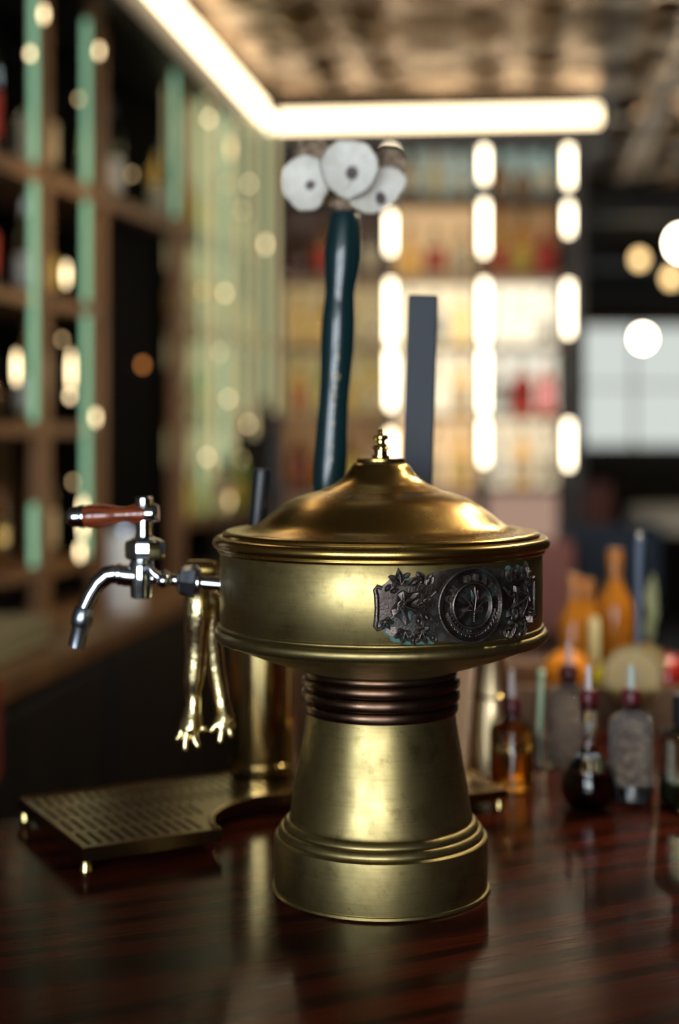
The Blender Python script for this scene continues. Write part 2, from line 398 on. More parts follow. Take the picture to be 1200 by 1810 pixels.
# ================================================================== BACK SHELVING (end of the room)
def zb(py): return CZ + (770 - py) / F * BY
shelf_py = [243, 347, 490, 612, 735, 865, 985]
back = thing('shelving_unit', (0.37, BY + 0.1, 0), 'tall dark back shelving with lit posts, at the end of the room', 'shelving')
for k, py in enumerate(shelf_py):
    MB().bbox2((BX0, BY, zb(py) - 0.014), (BX1, BY + 0.26, zb(py) + 0.010)).build('shelf_board', BROWN if 1 < k < 5 else DARKW, back, smooth=False)
for x in (BX0 + 0.005, BX1):
    MB().bbox2((x - 0.02, BY - 0.005, 0), (x + 0.02, BY + 0.26, zb(243))).build('side_panel', DARKW, back, smooth=False)
MB().bbox2((BX0, BY + 0.02, 0), (BX1, BY + 0.26, zb(985) - 0.02)).build('base_cabinet', BROWN, back, smooth=False)
post_x = [(690 - 600) / F * BY, (855 - 600) / F * BY, (1004 - 600) / F * BY]
strip_rows = {0: [(0, .12, .95), (1, .30, .80), (2, .03, .97), (3, .10, .97), (4, .05, .8)],
              1: [(0, .25, .95), (1, .28, .95), (2, .03, .97), (3, .03, .97), (4, .35, .97)],
              2: [(0, .15, .95), (1, .55, .92), (2, .15, .95), (4, .30, .95)]}
for q, x in enumerate(post_x):
    MB().bbox2((x - 0.016, BY - 0.008, zb(985)), (x + 0.016, BY + 0.02, zb(243))).build('post', DARKW, back, smooth=False)
    for r, f0, f1 in strip_rows[q]:
        zt = zb(shelf_py[r]) - 0.015; z0 = zb(shelf_py[r + 1]) + 0.012
        MB().bbox2((x - 0.013, BY - 0.018, z0 + (zt - z0) * f0), (x + 0.013, BY - 0.0085, z0 + (zt - z0) * f1)).build('light_strip', POSTM, back, smooth=False)
panel_e = {(0, 0): (.012, .007, .004), (0, 1): (.03, .014, .007), (0, 2): (.34, .24, .10), (0, 3): (.28, .21, .08), (0, 4): (.16, .08, .025), (0, 5): (.10, .045, .02),  # dim rows glow for their tone; lamps sit behind the bright middle rows only
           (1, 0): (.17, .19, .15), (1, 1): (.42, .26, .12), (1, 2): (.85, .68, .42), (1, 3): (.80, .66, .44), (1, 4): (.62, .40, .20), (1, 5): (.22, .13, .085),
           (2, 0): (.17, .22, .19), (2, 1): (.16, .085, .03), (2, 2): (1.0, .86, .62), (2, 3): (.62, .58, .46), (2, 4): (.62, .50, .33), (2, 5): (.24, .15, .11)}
bay_x = [BX0 + 0.02] + post_x
for (q, r), e in panel_e.items():
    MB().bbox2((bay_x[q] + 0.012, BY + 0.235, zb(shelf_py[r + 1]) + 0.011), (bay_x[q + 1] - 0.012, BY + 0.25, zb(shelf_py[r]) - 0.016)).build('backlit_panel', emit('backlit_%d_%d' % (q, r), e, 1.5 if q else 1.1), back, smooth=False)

# bottles : a few kinds, each with body, neck cap and paper label
BOT = {'tall': [(0.0, 0), (.034, 0), (.037, .006), (.037, .165), (.033, .185), (.016, .215), (.0135, .23), (.0135, .275)],
       'squat': [(0.0, 0), (.044, 0), (.048, .008), (.048, .115), (.040, .14), (.017, .165), (.0145, .18), (.0145, .205)],
       'round': [(0.0, 0), (.026, 0), (.045, .02), (.054, .055), (.050, .09), (.030, .125), (.015, .15), (.0135, .20), (.0135, .225)],
       'square': [(0.0, 0), (.050, 0), (.054, .006), (.054, .14), (.048, .155), (.017, .17), (.015, .18), (.015, .22)]}
PROTO = {}
def bottle(kind, glass, capm, labm, loc, label, cat, group, sc=1.0, rot=0.0):
    key = (kind, glass.name, capm.name, labm.name if labm else '')
    if key not in PROTO:
        pr = BOT[kind]; H = pr[-1][1]; n = 4 if kind == 'square' else 20
        a_ = MB().lathe((0, 0, 0), pr, n); 
        if n == 4:
            a_.v = [Matrix.Rotation(math.pi / 4, 3, 'Z') @ q for q in a_.v]
        bm_ = a_.mesh('body', ang=50); bm_.materials.append(glass)
        c1 = MB().lathe((0, 0, 0), [(pr[-1][0] + .002, H - .03), (pr[-1][0] + .0025, H + .004), (pr[-1][0] + .001, H + .007)], 16).mesh('cap'); c1.materials.append(capm)
        l1 = None
        if labm:
            R = pr[2][0] if kind != 'round' else .0545
            if n == 4:
                l1 = MB().bbox2((-.028, -.0400, .03), (.028, -.0386, .115)).mesh('paper_label', smooth=False)
            else:
                zz = (.035, .12) if kind != 'round' else (.045, .065)
                l1 = MB().lathe((0, 0, 0), [(R + .0006, zz[0]), (R + .0008, zz[1])], 20, cap=False).mesh('paper_label')
            l1.materials.append(labm)
        PROTO[key] = (bm_, c1, l1)
    bm_, c1, l1 = PROTO[key]
    t = thing('bottle', loc, label, cat, group); t.scale = (sc, sc, sc); t.rotation_euler = (0, 0, rot)
    for nm, me in (('body', bm_), ('cap', c1), ('paper_label', l1)):
        if me:
            o = bpy.data.objects.new(nm, me); COL.objects.link(o); o.parent = t
    return t
ROWN = ['top', 'second', 'third', 'fourth', 'fifth', 'lowest']
BAYN = ['left of the first lit post', 'between first and second lit posts', 'between second and third lit posts']
ORD = ['first', 'second', 'third', 'fourth', 'fifth']
GN = {G_CLEAR.name: 'clear', G_AMBER.name: 'amber', G_BROWN.name: 'brown', G_GREEN.name: 'green', G_RED.name: 'red', G_YELL.name: 'golden', G_PALE.name: 'pale green'}
rows = {  # bay, row : (kind, glass, cap, label) from the left
 (0, 0): [('tall', G_BROWN, BLACKG, CREAMP), ('squat', G_BROWN, BLACKG, None), ('tall', G_AMBER, BLACKG, None), ('tall', G_BROWN, REDP, CREAMP)],
 (0, 1): [('squat', G_BROWN, BLACKG, None), ('tall', G_AMBER, BLACKG, REDP), ('tall', G_BROWN, BLACKG, None), ('tall', G_CLEAR, BLACKG, CREAMP)],
 (0, 2): [('tall', G_YELL, BLACKG, None), ('squat', G_YELL, BLACKG, None), ('tall', G_GREEN, BLACKG, None), ('tall', G_CLEAR, WHITEP, CREAMP)],
 (0, 3): [('tall', G_AMBER, BLACKG, REDP), ('tall', G_GREEN, BLACKG, YELP), ('round', G_YELL, BLACKG, None), ('tall', G_YELL, BLACKG, CREAMP)],
 (0, 4): [('squat', G_BROWN, BLACKG, None), ('round', G_AMBER, BLACKG, None), ('squat', G_AMBER, BLACKG, YELP), ('tall', G_CLEAR, BLACKG, CREAMP)],
 (1, 0): [('squat', G_BROWN, BLACKG, CREAMP), ('tall', G_AMBER, REDP, None), ('tall', G_CLEAR, BLACKG, CREAMP)],
 (1, 1): [('round', G_YELL, BLACKG, None), ('squat', G_CLEAR, BLACKG, REDP), ('squat', G_CLEAR, BLACKG, CREAMP)],
 (1, 2): [('tall', G_CLEAR, WHITEP, None), ('squat', G_CLEAR, WHITEP, WHITEP), ('tall', G_YELL, WHITEP, None)],
 (1, 3): [('tall', G_CLEAR, BLACKG, CREAMP), ('square', G_CLEAR, WHITEP, None), ('tall', G_AMBER, REDP, CREAMP)],
 (1, 4): [('squat', G_YELL, BLACKG, None), ('tall', G_CLEAR, BLACKG, CREAMP), ('tall', G_YELL, YELP, YELP)],
 (2, 0): [('squat', G_BROWN, BLACKG, None), ('round', G_BROWN, BLACKG, None), ('squat', G_CLEAR, BLACKG, CREAMP)],
 (2, 1): [('tall', G_YELL, REDP, REDP), ('tall', G_AMBER, BLACKG, YELP), ('squat', G_RED, REDP, REDP)],
 (2, 2): [('square', G_CLEAR, WHITEP, None), ('squat', G_CLEAR, WHITEP, None), ('tall', G_CLEAR, WHITEP, WHITEP)],
 (2, 3): [('squat', G_CLEAR, REDP, WHITEP), ('squat', G_RED, BLACKG, REDP), ('square', G_RED, REDP, None)],
 (2, 4): [('square', G_CLEAR, WHITEP, WHITEP), ('tall', G_AMBER, BLACKG, CREAMP), ('tall', G_CLEAR, BLACKG, CREAMP)]}
for (q, r), lst in rows.items():
    x0, x1 = bay_x[q] + 0.03, bay_x[q + 1] - 0.03
    zt = zb(shelf_py[r]); z0 = zb(shelf_py[r + 1]) + 0.0105
    for i, (kd, g, cp, lb) in enumerate(lst):
        x = x0 + (x1 - x0) * (i + 0.5) / len(lst)
        h = BOT[kd][-1][1] + .01; s = min(1.05, (zt - z0 - 0.03) / h) * (0.92 + 0.08 * random.random())
        s = min(s, 1.12 * (x1 - x0) / len(lst) / (2.15 * max(p_[0] for p_ in BOT[kd])) )
        bottle(kd, g, cp, lb, (x, BY + 0.11, z0), '%s bottle, %s from left on %s back shelf, %s' % (GN[g.name], ORD[i], ROWN[r], BAYN[q]), 'bottle', 'bottles on the back shelving', s, random.uniform(-.3, .3) if kd == 'square' else 0)

# ================================================================== LEFT SHELVING with green glass fins
left = thing('shelving_unit', FL(4.3, 0.15, -CZ), 'long side shelving with green glass fins, along the wall beside the bar', 'shelving')
def lbox(name, Y0, Y1, z0, z1, d0, d1, m, par=left, **k):
    a_ = FL(Y0, (d0 + d1) / 2); b_ = FL(Y1, (d0 + d1) / 2); c0 = (a_ + b_) / 2; c0.z = CZ + (z0 + z1) / 2
    return MB().box(c0, (abs(d1 - d0) / 2, (b_ - a_).length / 2, (z1 - z0) / 2), AXL).build(name, m, par, smooth=False, **k)
lbox('shelf_board', 2.9, YL(322), 0.705, 0.75, 0, 0.32, BROWN)
lbox('shelf_board', 2.9, YL(186), 0.36, 0.395, 0, 0.32, BROWN)
lbox('shelf_board', YL(326), 5.98, 0.36, 0.40, -0.005, 0.20, mat('pale_oak', (0.50, 0.36, 0.19), 0.5))
lbox('shelf_board', 2.9, YL(186), 0.0, 0.035, 0, 0.32, BROWN)
lbox('shelf_board', 2.9, YL(186), -0.40, -0.365, 0, 0.32, BROWN)
lbox('back_panel', 2.9, 6.05, -0.5, 1.33, 0.33, 0.35, VBLACK)
lbox('soffit', 2.9, 6.05, 1.335, 1.43, -0.02, 0.34, DARKW)
for px in (85, 184, 324): lbox('wooden_upright', YL(px) - 0.022, YL(px) + 0.022, -0.5, 1.335, 0.0, 0.05, BROWN)
lbox('black_panel', YL(192), YL(316), -0.5, 0.70, 0.05, 0.10, VBLACK)
fins = [(57, 0.755, 1.334), (57, 0.04, 0.70), (57, -0.36, -0.19), (150, 0.755, 1.24), (150, 0.40, 0.70), (150, -0.36, 0.36), (307, 0.76, 1.32),
        (355, -0.2, 1.32), (375, -0.15, 1.32), (393, -0.1, 1.32), (410, -0.05, 1.32), (428, 0.1, 1.32), (447, 0.0, 1.32), (466, 0.15, 1.32), (484, 0.1, 1.32)]
for px, z0, z1 in fins:
    y = YL(px); lbox('glass_fin', y - 0.007, y + 0.007, z0, z1, -0.012, 0.004, REFLC if px in (375, 410, 447, 484) else FINM if px < 340 or px == 393 else FINP)  # all glow; the cream ones imitate bottles and mirror reflections
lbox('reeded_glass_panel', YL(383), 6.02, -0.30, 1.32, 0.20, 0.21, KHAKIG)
lbox('shelf_board', YL(328), 5.98, 0.735, 0.765, 0.03, 0.20, BROWN)
lbox('shelf_board', YL(328), 5.98, 0.02, 0.05, 0.03, 0.20, BROWN)
lbox('shelf_board', YL(328), 5.98, -0.33, -0.30, 0.0, 0.20, BROWN)
lbox('lower_back_panel', 2.9, YL(186), -0.5, 0.0, 0.315, 0.329, BROWN)
# back counter beside the aisle
H = 0.5
cnt = thing('back_counter', (-0.75, 3.6, 0), 'long brown back counter across the dark aisle, under the green shelving', 'counter')
e0 = Vector((-0.476, 4.46, 0)); dC = Vector((0.134, 1, 0)).normalized(); nC = Vector((dC.y, -dC.x, 0)); AXC = (nC, dC, rz)
def cbox(name, t0, t1, z0, z1, d0, d1, m, par=cnt):
    c0 = e0 + dC * (t0 + t1) / 2 - nC * (d0 + d1) / 2; c0.z = (z0 + z1) / 2
    return MB().box(c0, ((d1 - d0) / 2, (t1 - t0) / 2, (z1 - z0) / 2), AXC).build(name, m, par, smooth=False, bevel=0.003)
cbox('worktop', -2.6, 1.05, CZ - H - 0.05, CZ - H, 0, 0.38, BROWN)
cbox('cabinet_front', -2.6, 1.05, 0.10, CZ - H - 0.05, 0.04, 0.37, DARKW)
for k in range(4): cbox('cabinet_door', -2.55 + 0.9 * k, -1.69 + 0.9 * k, 0.14, CZ - H - 0.09, 0.02, 0.04, DARKW)

SHL = [  # bottles on the side shelving: kind, glass, cap, label, px, shelf z, scale, label text
 ('tall', G_CLEAR, REDP, REDP, 18, 0.7505, 1.45, 'red labelled bottle on the upper side shelf, leftmost'),
 ('squat', G_CLEAR, BLACKG, CREAMP, 113, 0.7505, 1.3, 'stout clear bottle on the upper side shelf, between two green fins'),
 ('tall', G_YELL, BLACKG, CREAMP, 209, 0.7505, 1.1, 'golden bottle on the upper side shelf, beside the wooden upright'),
 ('tall', G_PALE, BLACKG, WHITEP, 238, 0.7505, 1.2, 'pale green bottle on the upper side shelf above the black panel'),
 ('squat', G_RED, BLACKG, REDP, 10, 0.3955, 1.2, 'red bottle on the middle side shelf, leftmost'),
 ('tall', G_CLEAR, WHITEP, WHITEP, 98, 0.3955, 1.0, 'clear bottle with white label on the middle side shelf'),
 ('squat', G_BROWN, BLACKG, YELP, 122, 0.3955, 1.0, 'brown bottle on the middle side shelf, next to a green fin'),
 ('tall', G_AMBER, BLACKG, CREAMP, 5, 0.0355, 1.1, 'amber bottle on the lower side shelf, leftmost'),
 ('tall', G_YELL, BLACKG, WHITEP, 104, 0.0355, 1.1, 'golden bottle on the lower side shelf, between two green fins'),
 ('squat', G_AMBER, BLACKG, None, 20, -0.3645, 1.5, 'amber jar shaped bottle on the lowest side shelf, leftmost'),
 ('round', G_AMBER, BLACKG, None, 36, 0.0355, 0.8, 'round amber bottle on the lower side shelf, left of a green fin'),
 ('tall', G_YELL, BLACKG, CREAMP, 122, -0.3645, 1.2, 'golden bottle on the lowest side shelf behind the tap lever'),
]
for kd, g, cp, lb, px, z, s, tx in SHL:
    bottle(kd, g, cp, lb, FL(YL(px), 0.09 if px != 205 else 0.12, z), tx, 'bottle', 'bottles on the side shelving', s)
FROW = [(0.7655, 'top'), (0.4005, 'second'), (0.0505, 'third'), (-0.2995, 'lowest')]
FK = [('tall', G_YELL, BLACKG, CREAMP), ('squat', G_CLEAR, BLACKG, CREAMP), ('tall', G_AMBER, BLACKG, None), ('tall', G_GREEN, BLACKG, YELP), ('squat', G_YELL, BLACKG, None), ('tall', G_CLEAR, WHITEP, CREAMP), ('tall', G_PALE, BLACKG, None)]
for ri, (z_, rn) in enumerate(FROW):
    for ci in range(5):
        kd, g, cp, lb = FK[(ri * 3 + ci * 2) % 7]
        bottle(kd, g, cp, lb, FL(5.02 + 0.2 * ci, 0.11, z_), '%s bottle behind the dense green fins, %s row, %s from left' % (GN[g.name], rn, ORD[ci]), 'bottle', 'bottles behind the green fins', 1.0)
can = thing('canister', P(183, 1010, 3.66), 'plain white canister on the back counter behind the tap lever', 'canister')
cp_ = Vector((FL(4.05).x + 0.20, 4.05, CZ - H))
can.location = cp_
MB().lathe(cp_, [(0, 0), (.052, 0), (.055, .005), (.055, .215), (.05, .22), (0, .22)], 32).build('body', WHITEP, can)
MB().lathe(cp_, [(.056, .222), (.056, .238), (.05, .244), (.012, .246), (.012, .26), (0, .262)], 32).build('lid', STEEL, can)
# small glowing beads that stand in for glints on bottles and mirror
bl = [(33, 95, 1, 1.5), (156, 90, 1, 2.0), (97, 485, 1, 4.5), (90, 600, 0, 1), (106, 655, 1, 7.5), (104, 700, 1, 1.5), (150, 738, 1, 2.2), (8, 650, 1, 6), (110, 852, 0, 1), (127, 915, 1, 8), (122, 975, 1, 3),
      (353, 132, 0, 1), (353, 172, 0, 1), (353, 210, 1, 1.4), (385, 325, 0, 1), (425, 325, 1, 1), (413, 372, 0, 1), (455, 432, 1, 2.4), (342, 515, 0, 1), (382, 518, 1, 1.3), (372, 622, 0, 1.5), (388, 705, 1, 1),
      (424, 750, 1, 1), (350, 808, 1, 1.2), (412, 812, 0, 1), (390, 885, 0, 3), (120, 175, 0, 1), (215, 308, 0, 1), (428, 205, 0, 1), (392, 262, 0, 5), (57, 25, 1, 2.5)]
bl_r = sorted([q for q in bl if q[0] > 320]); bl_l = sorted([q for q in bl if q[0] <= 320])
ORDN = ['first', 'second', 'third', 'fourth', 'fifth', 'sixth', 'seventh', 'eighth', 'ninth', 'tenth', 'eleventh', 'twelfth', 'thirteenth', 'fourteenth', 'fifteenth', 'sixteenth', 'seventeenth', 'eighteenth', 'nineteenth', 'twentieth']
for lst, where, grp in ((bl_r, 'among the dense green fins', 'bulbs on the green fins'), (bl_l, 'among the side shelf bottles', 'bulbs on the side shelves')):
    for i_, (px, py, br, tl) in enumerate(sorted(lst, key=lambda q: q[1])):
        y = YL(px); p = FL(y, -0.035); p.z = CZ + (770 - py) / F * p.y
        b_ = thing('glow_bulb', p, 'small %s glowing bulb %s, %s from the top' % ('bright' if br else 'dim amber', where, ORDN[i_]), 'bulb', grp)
        MB().sphere(p, 0.0072 if br else 0.0065, 12, (1, 1, tl)).build('glass_globe', GLINT if br else GLINTD, b_)
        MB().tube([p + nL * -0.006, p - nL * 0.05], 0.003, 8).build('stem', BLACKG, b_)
p = FL(YL(252), 0.0); p.z = CZ + (770 - 645) / F * p.y
b_ = thing('pilot_lamp', p, 'small dim orange lamp on the tall black panel', 'lamp')
MB().sphere(p, 0.010, 12).build('lens', BULBR, b_); MB().tube([p, p - nL * 0.06], 0.006, 8).build('stem', BLACKG, b_)
# towels on the back counter
tw = e0 + dC * -1.28 - nC * 0.22; tw.z = CZ - H
t = thing('folded_towel', tw, 'pale khaki folded towel lying on the back counter', 'towel')
for k in range(3): MB().box(tw + Vector((0, 0, 0.012 + 0.024 * k)), (0.15, 0.20 - 0.006 * k, 0.0115), AXC).build('fold', KHAKI, t, bevel=0.008)
tw = e0 + dC * -1.72 - nC * -0.0; tw.z = CZ - H
t = thing('hanging_towel', tw, 'dark red towel hung over the back counter edge', 'towel')
MB().box(tw + nC * 0.008 - Vector((0, 0, 0.09)), (0.006, 0.09, 0.095), AXC).build('front_flap', REDCL, t, bevel=0.004)
MB().box(tw - nC * 0.05 + Vector((0, 0, 0.006)), (0.06, 0.09, 0.005), AXC).build('top_flap', REDCL, t, bevel=0.004)

# ================================================================== FAR SEATING, right of the tower
def stool(loc, m, label, sc=1.0, rot=0.0):
    t = thing('bar_stool', loc, label, 'stool', 'high stools'); R = Matrix.Rotation(rot, 3, 'Z'); L = Vector(loc)
    def tr(mb): mb.v = [L + R @ (q * sc) for q in mb.v]; return mb
    tr(MB().box((0, 0, 0.74), (0.20, 0.20, 0.035))).build('seat', m, t, bevel=0.03)
    tr(MB().box((0, -0.20, 1.06), (0.20, 0.028, 0.17))).build('backrest', m, t, bevel=0.025)
    for sx in (-1, 1):
        for sy in (-1, 1):
            tr(MB().tube([(sx * .2, sy * .2, 0), (sx * .17, sy * .17, .72)], [.013, .016], 10)).build('leg', DARKW, t)
        tr(MB().tube([(sx * .15, -.17, .72), (sx * .15, -.205, .95)], .012, 8)).build('back_post', DARKW, t)
    tr(MB().tube([(-.19, .19, .28), (.19, .19, .28), (.19, -.19, .28), (-.19, -.19, .28), (-.19, .19, .28)], .010, 8)).build('footrest', DARKW, t)
    return t
stool((1.02, 6.3 - 0.75, 0), NAVY, 'navy high stool just beyond the drum rim, nearest the lit post')
stool((0.62, 5.1, 0), MAROON, 'maroon high stool half hidden behind the tower drum', 0.98)
stool((1.35, 8.3, 0), MAROON, 'maroon high stool in front of the far bright window', 1.05)
stool((1.72, 5.9, 0), BROWN, 'brown high stool at the frame edge under the far bright window', 1.0)
t = thing('high_table', (1.80, 7.0, 0), 'cream topped high table below the far bright window', 'table')
MB().lathe((1.80, 7.0, 0), [(0, 1.13), (.375, 1.10), (.375, 1.13), (.37, 1.20), (.36, 1.21), (0, 1.21)], 40).build('table_top', CREAMC, t)
MB().lathe((1.80, 7.0, 0), [(.035, .03), (.03, .1), (.03, 1.13)], 20).build('pedestal', DARKW, t)
MB().lathe((1.80, 7.0, 0), [(.24, 0), (.24, .015), (.04, .04)], 32).build('base', DARKW, t)
# pendants
def pendant(p, r, m, label, group=None):
    t = thing('pendant_lamp', (p[0], p[1], p[2]), label, 'pendant lamp', group); p = Vector(p)
    MB().sphere(p, r, 24).build('globe', m, t)
    MB().lathe(p, [(r * .5, r * .86), (r * .45, r * 1.1), (r * .15, r * 1.25)], 20).build('cap', DARKW, t)
    MB().tube([p + Vector((0, 0, r)), (p.x, p.y, CEIL + 0.05)], 0.004, 8).build('cord', BLACKG, t)
GLOBE2 = emit('opal_globe_far', (1.0, 0.86, 0.62), 28.0)
GLOBE3 = emit('amber_globe', (1.0, 0.66, 0.28), 4.0)
pendant(P(1206, 430, 6.6), 0.062, GLOBE2, 'large white globe pendant cut by the frame edge')
pendant(P(1130, 458, 8.8), 0.040, GLOBE3, 'small amber globe pendant left of the large white globe')
pendant(P(1186, 491, 8.8), 0.042, GLOBE3, 'small amber globe pendant below the large white globe')
pendant(P(1136, 598, 9.8), 0.055, GLOBE2, 'white globe pendant hanging against the far bright window')
pendant((1.02, 2.75, 2.62), 0.07, GLOBE, 'opal globe pendant over the far half of the bar', 'pendants over the bar')
pendant((1.10, 3.65, 2.62), 0.07, GLOBE, 'opal globe pendant past the far end of the bar', 'pendants over the bar')  # added to brighten the bottles on the right
pendant((1.05, 2.05, 2.62), 0.07, GLOBE, 'opal globe pendant over the near half of the bar', 'pendants over the bar')

# added unseen spots that brighten the garnish, bar wood and side shelving
def fillspot(x_, y_, power, label, aim=None):
    p = Vector((x_, y_, CEIL + 0.02)); t = thing('ceiling_downlight', p, label, 'downlight', 'downlights over the bar')
    MB().lathe(p, [(.062, .03), (.062, -.004), (.046, -.008), (.044, .03)], 32, cap=False).build('trim_ring', DARKW, t)
    MB().lathe(p, [(.0, .012), (.044, .012), (.044, .016), (.0, .016)], 32, cap=False).build('lens', mat('downlight_lens', (.9, .85, .75), .3, 0, Emission_Color=(1., .82, .55), Emission_Strength=8.0), t)
    l = bpy.data.lights.new('downlight_beam', 'SPOT'); l.energy = power; l.color = (1.0, 0.80, 0.54); l.spot_size = math.radians(52); l.spot_blend = 0.7; l.shadow_soft_size = 0.045
    o = bpy.data.objects.new('downlight_beam', l); COL.objects.link(o); o.parent = t; o.location = (0, 0, -0.012)
    if aim is not None: o.rotation_euler = (Vector(aim) - p).to_track_quat('-Z', 'Y').to_euler()
fillspot(0.62, 2.35, 75, 'recessed downlight above the garnish caddy')
fillspot(-0.10, 3.55, 42, 'tilted downlight above the aisle, aimed at the side shelving', FL(4.2, 0, 0.25))
fillspot(0.80, 3.30, 75, 'recessed downlight beyond the garnish caddy')
# ================================================================== THE BAR
TT = math.radians(28.5)                                  # the tray and the bar's service edge
tu = Vector((math.cos(TT), math.sin(TT), 0)); tv = Vector((-math.sin(TT), math.cos(TT), 0))
TA = Vector((-0.285, 1.562, BAR))                        # front corner of the tray
TL, TD, TH = 0.572, 0.255, 0.026
e_a = TA + tv * (TD + 0.012) - tu * 1.05; e_b = TA + tv * (TD + 0.012) + tu * 0.38
poly = [(e_a.x, e_a.y), (-1.25, 0.62), (1.45, 0.62), (1.45, 3.1), (0.10, 3.1), (e_b.x, e_b.y)]
bar = thing('bar_counter', (0.3, 1.5, 0), 'dark red stained oak bar counter carrying the brass tower', 'bar counter')
MB().prism(list(reversed(poly))[::-1], BAR - 0.045, BAR).build('countertop', OAK, bar, smooth=False, bevel=0.004)
inner = [(x * 0.97 + 0.01, y * 0.97 + 0.045) for x, y in poly]
MB().prism(inner, 0.0, BAR - 0.045).build('bar_front', DARKW, bar, smooth=False)

# ------------------------------------------------------------------ drip tray
tray = thing('drip_tray', TA + tu * TL / 2 + tv * TD / 2, 'slotted brass drip tray with a round notch, beside the tower base', 'drip tray')
def T(u, v, z): return TA + tu * u + tv * v + Vector((0, 0, z))
NU, NR = TL / 2, 0.117                                    # notch centre along the front edge, radius
zt = TH
# perforated top plate
us = [0.012]; solid = []
pitch, slot = 0.0135, 0.0050
ncol = int((TL - 0.03) / pitch)
x = 0.014
us = [0.004, x]
kinds = ['s']
for i in range(ncol):
    us += [x + slot, x + pitch]; kinds += ['o', 's']; x += pitch
us[-1] = TL - 0.004
vs_ = [0.004, 0.020, 0.070, 0.080, 0.130, 0.140, 0.190, 0.200, 0.245, 0.251]
vk = ['s', 'o', 's', 'o', 's', 'o', 's', 'o', 's']
pl = MB(); idx = {}
def innotch(u, v): return math.hypot(u - NU, v) < NR + 0.0005
def vid(i, j, top):
    k = (i, j, top)
    if k not in idx:
        u, v = us[i], vs_[j]; dd = math.hypot(u - NU, v)
        if dd < NR + 0.002:
            s_ = (NR + 0.002) / max(dd, 1e-5); u, v = NU + (u - NU) * s_, v * s_
        # the slots lean slightly
        pl.v.append(T(u, v, zt if top else zt - 0.0022)); idx[k] = len(pl.v) - 1
    return idx[k]
for i in range(len(us) - 1):
    for j in range(len(vs_) - 1):
        if kinds[i] == 'o' and vk[j] == 'o' and math.hypot((us[i] + us[i + 1]) / 2 - NU, vs_[j]) > NR + 0.012: continue
        ins = [innotch(us[a_], vs_[b_]) for a_ in (i, i + 1) for b_ in (j, j + 1)]
        if all(ins): continue
        pl.f.append((vid(i, j, 1), vid(i + 1, j, 1), vid(i + 1, j + 1, 1), vid(i, j + 1, 1)))
pl.build('slotted_plate', TRAYB, tray, smooth=False)
# rim that follows the outline with its notch
out = [(0, 0), (NU - NR, 0)] + [(NU - NR * math.cos(math.pi * k / 24), NR * math.sin(math.pi * k / 24)) for k in range(1, 24)] + [(NU + NR, 0), (TL, 0), (TL, TD), (0, TD)]
rim = MB(); n = len(out)
def off(k, dd):
    p0, p1, p2 = Vector(out[k - 1]), Vector(out[k]), Vector(out[(k + 1) % n])
    n1 = Vector((-(p1 - p0).y, (p1 - p0).x)).normalized(); n2 = Vector((-(p2 - p1).y, (p2 - p1).x)).normalized()
    m__ = (n1 + n2).normalized(); return p1 + m__ * dd / max(0.35, m__.dot(n1))
ring = []
for k in range(n):
    o_, i_ = off(k, 0), off(k, 0.007)
    ring.append([T(o_.x, o_.y, zt - 0.0125), T(o_.x, o_.y, zt + 0.0015), T((o_.x * .6 + i_.x * .4), (o_.y * .6 + i_.y * .4), zt + 0.0025), T(i_.x, i_.y, zt + 0.0008), T(i_.x, i_.y, zt - 0.0125)])
for k in range(n):
    A_, B_ = ring[k], ring[(k + 1) % n]
    for q in range(5):
        r_ = (q + 1) % 5
        rim.add([A_[q], B_[q], B_[r_], A_[r_]], [(0, 1, 2, 3)])
rim.build('rim', TRAYB, tray, ang=60)
bp = [off(k, 0.004) for k in range(n)]
MB().prism([(q.x, q.y) for q in bp], zt - 0.0125, zt - 0.011, lambda x_, y_, z_: T(x_, y_, z_)).build('tray_floor', DARKGAP, tray, smooth=False)
for u, v in ((0.008, 0.008), (TL - 0.008, 0.008), (TL - 0.008, TD - 0.008), (0.008, TD - 0.008)):
    MB().lathe(T(u, v, 0), [(.0070, 0), (.0078, .001), (.0078, .003), (.0068, .0045), (.0068, zt - .0125)], 20).build('foot', POLB, tray)

# ------------------------------------------------------------------ the tower
TX, TY = 0.0445, 1.525
TC = Vector((TX, TY, BAR))
tower = thing('draft_tower', TC, 'mushroom shaped aged brass beer tower with dark emblem, standing on the bar', 'beer tower')
def arc(r0, z0, r1, z1, bulge, n=8):
    """convex bead from (r0,z0) to (r1,z1)"""
    pts = []
    for i in range(n + 1):
        a = math.pi * i / n; f = (1 - math.cos(a)) / 2
        pts.append((r0 + (r1 - r0) * f + bulge * math.sin(a), z0 + (z1 - z0) * f))
    return pts
MB().lathe(TC, [(.1165, 0), (.1175, .0012), (.1165, .0035), (.1145, .004), (.1147, .006), (.1152, .052), (.1148, .0565), (.1128, .0585), (.110, .0590)], 128).build('base_drum', BRASS, tower)
MB().lathe(TC, [(.1095, .0585)] + arc(.1098, .0588, .1062, .0668, .0022) + [(.104, .0672)] + arc(.1042, .0675, .1000, .0745, .0020) + [(.098, .0752)], 128, cap=False).build('base_moulding', BRASS, tower)
cone = [(.0985, .0745), (.0990, .0765), (.0975, .0815), (.0957, .092), (.0930, .110), (.0895, .130), (.0860, .150), (.0828, .168), (.0806, .184), (.0803, .190)]
MB().lathe(TC, cone, 128, cap=False).build('tapered_neck', BRASS, tower)
for z0, z1, r, bg in ((.1885, .2000, .0805, .0030), (.2005, .2140, .0812, .0042), (.2145, .2270, .0812, .0042), (.2272, .2345, .0805, .0020)):
    MB().lathe(TC, [(r - .003, z0)] + arc(r, z0, r, z1, bg) + [(r - .003, z1)], 128, cap=False).build('neck_ring', NECKB, tower)
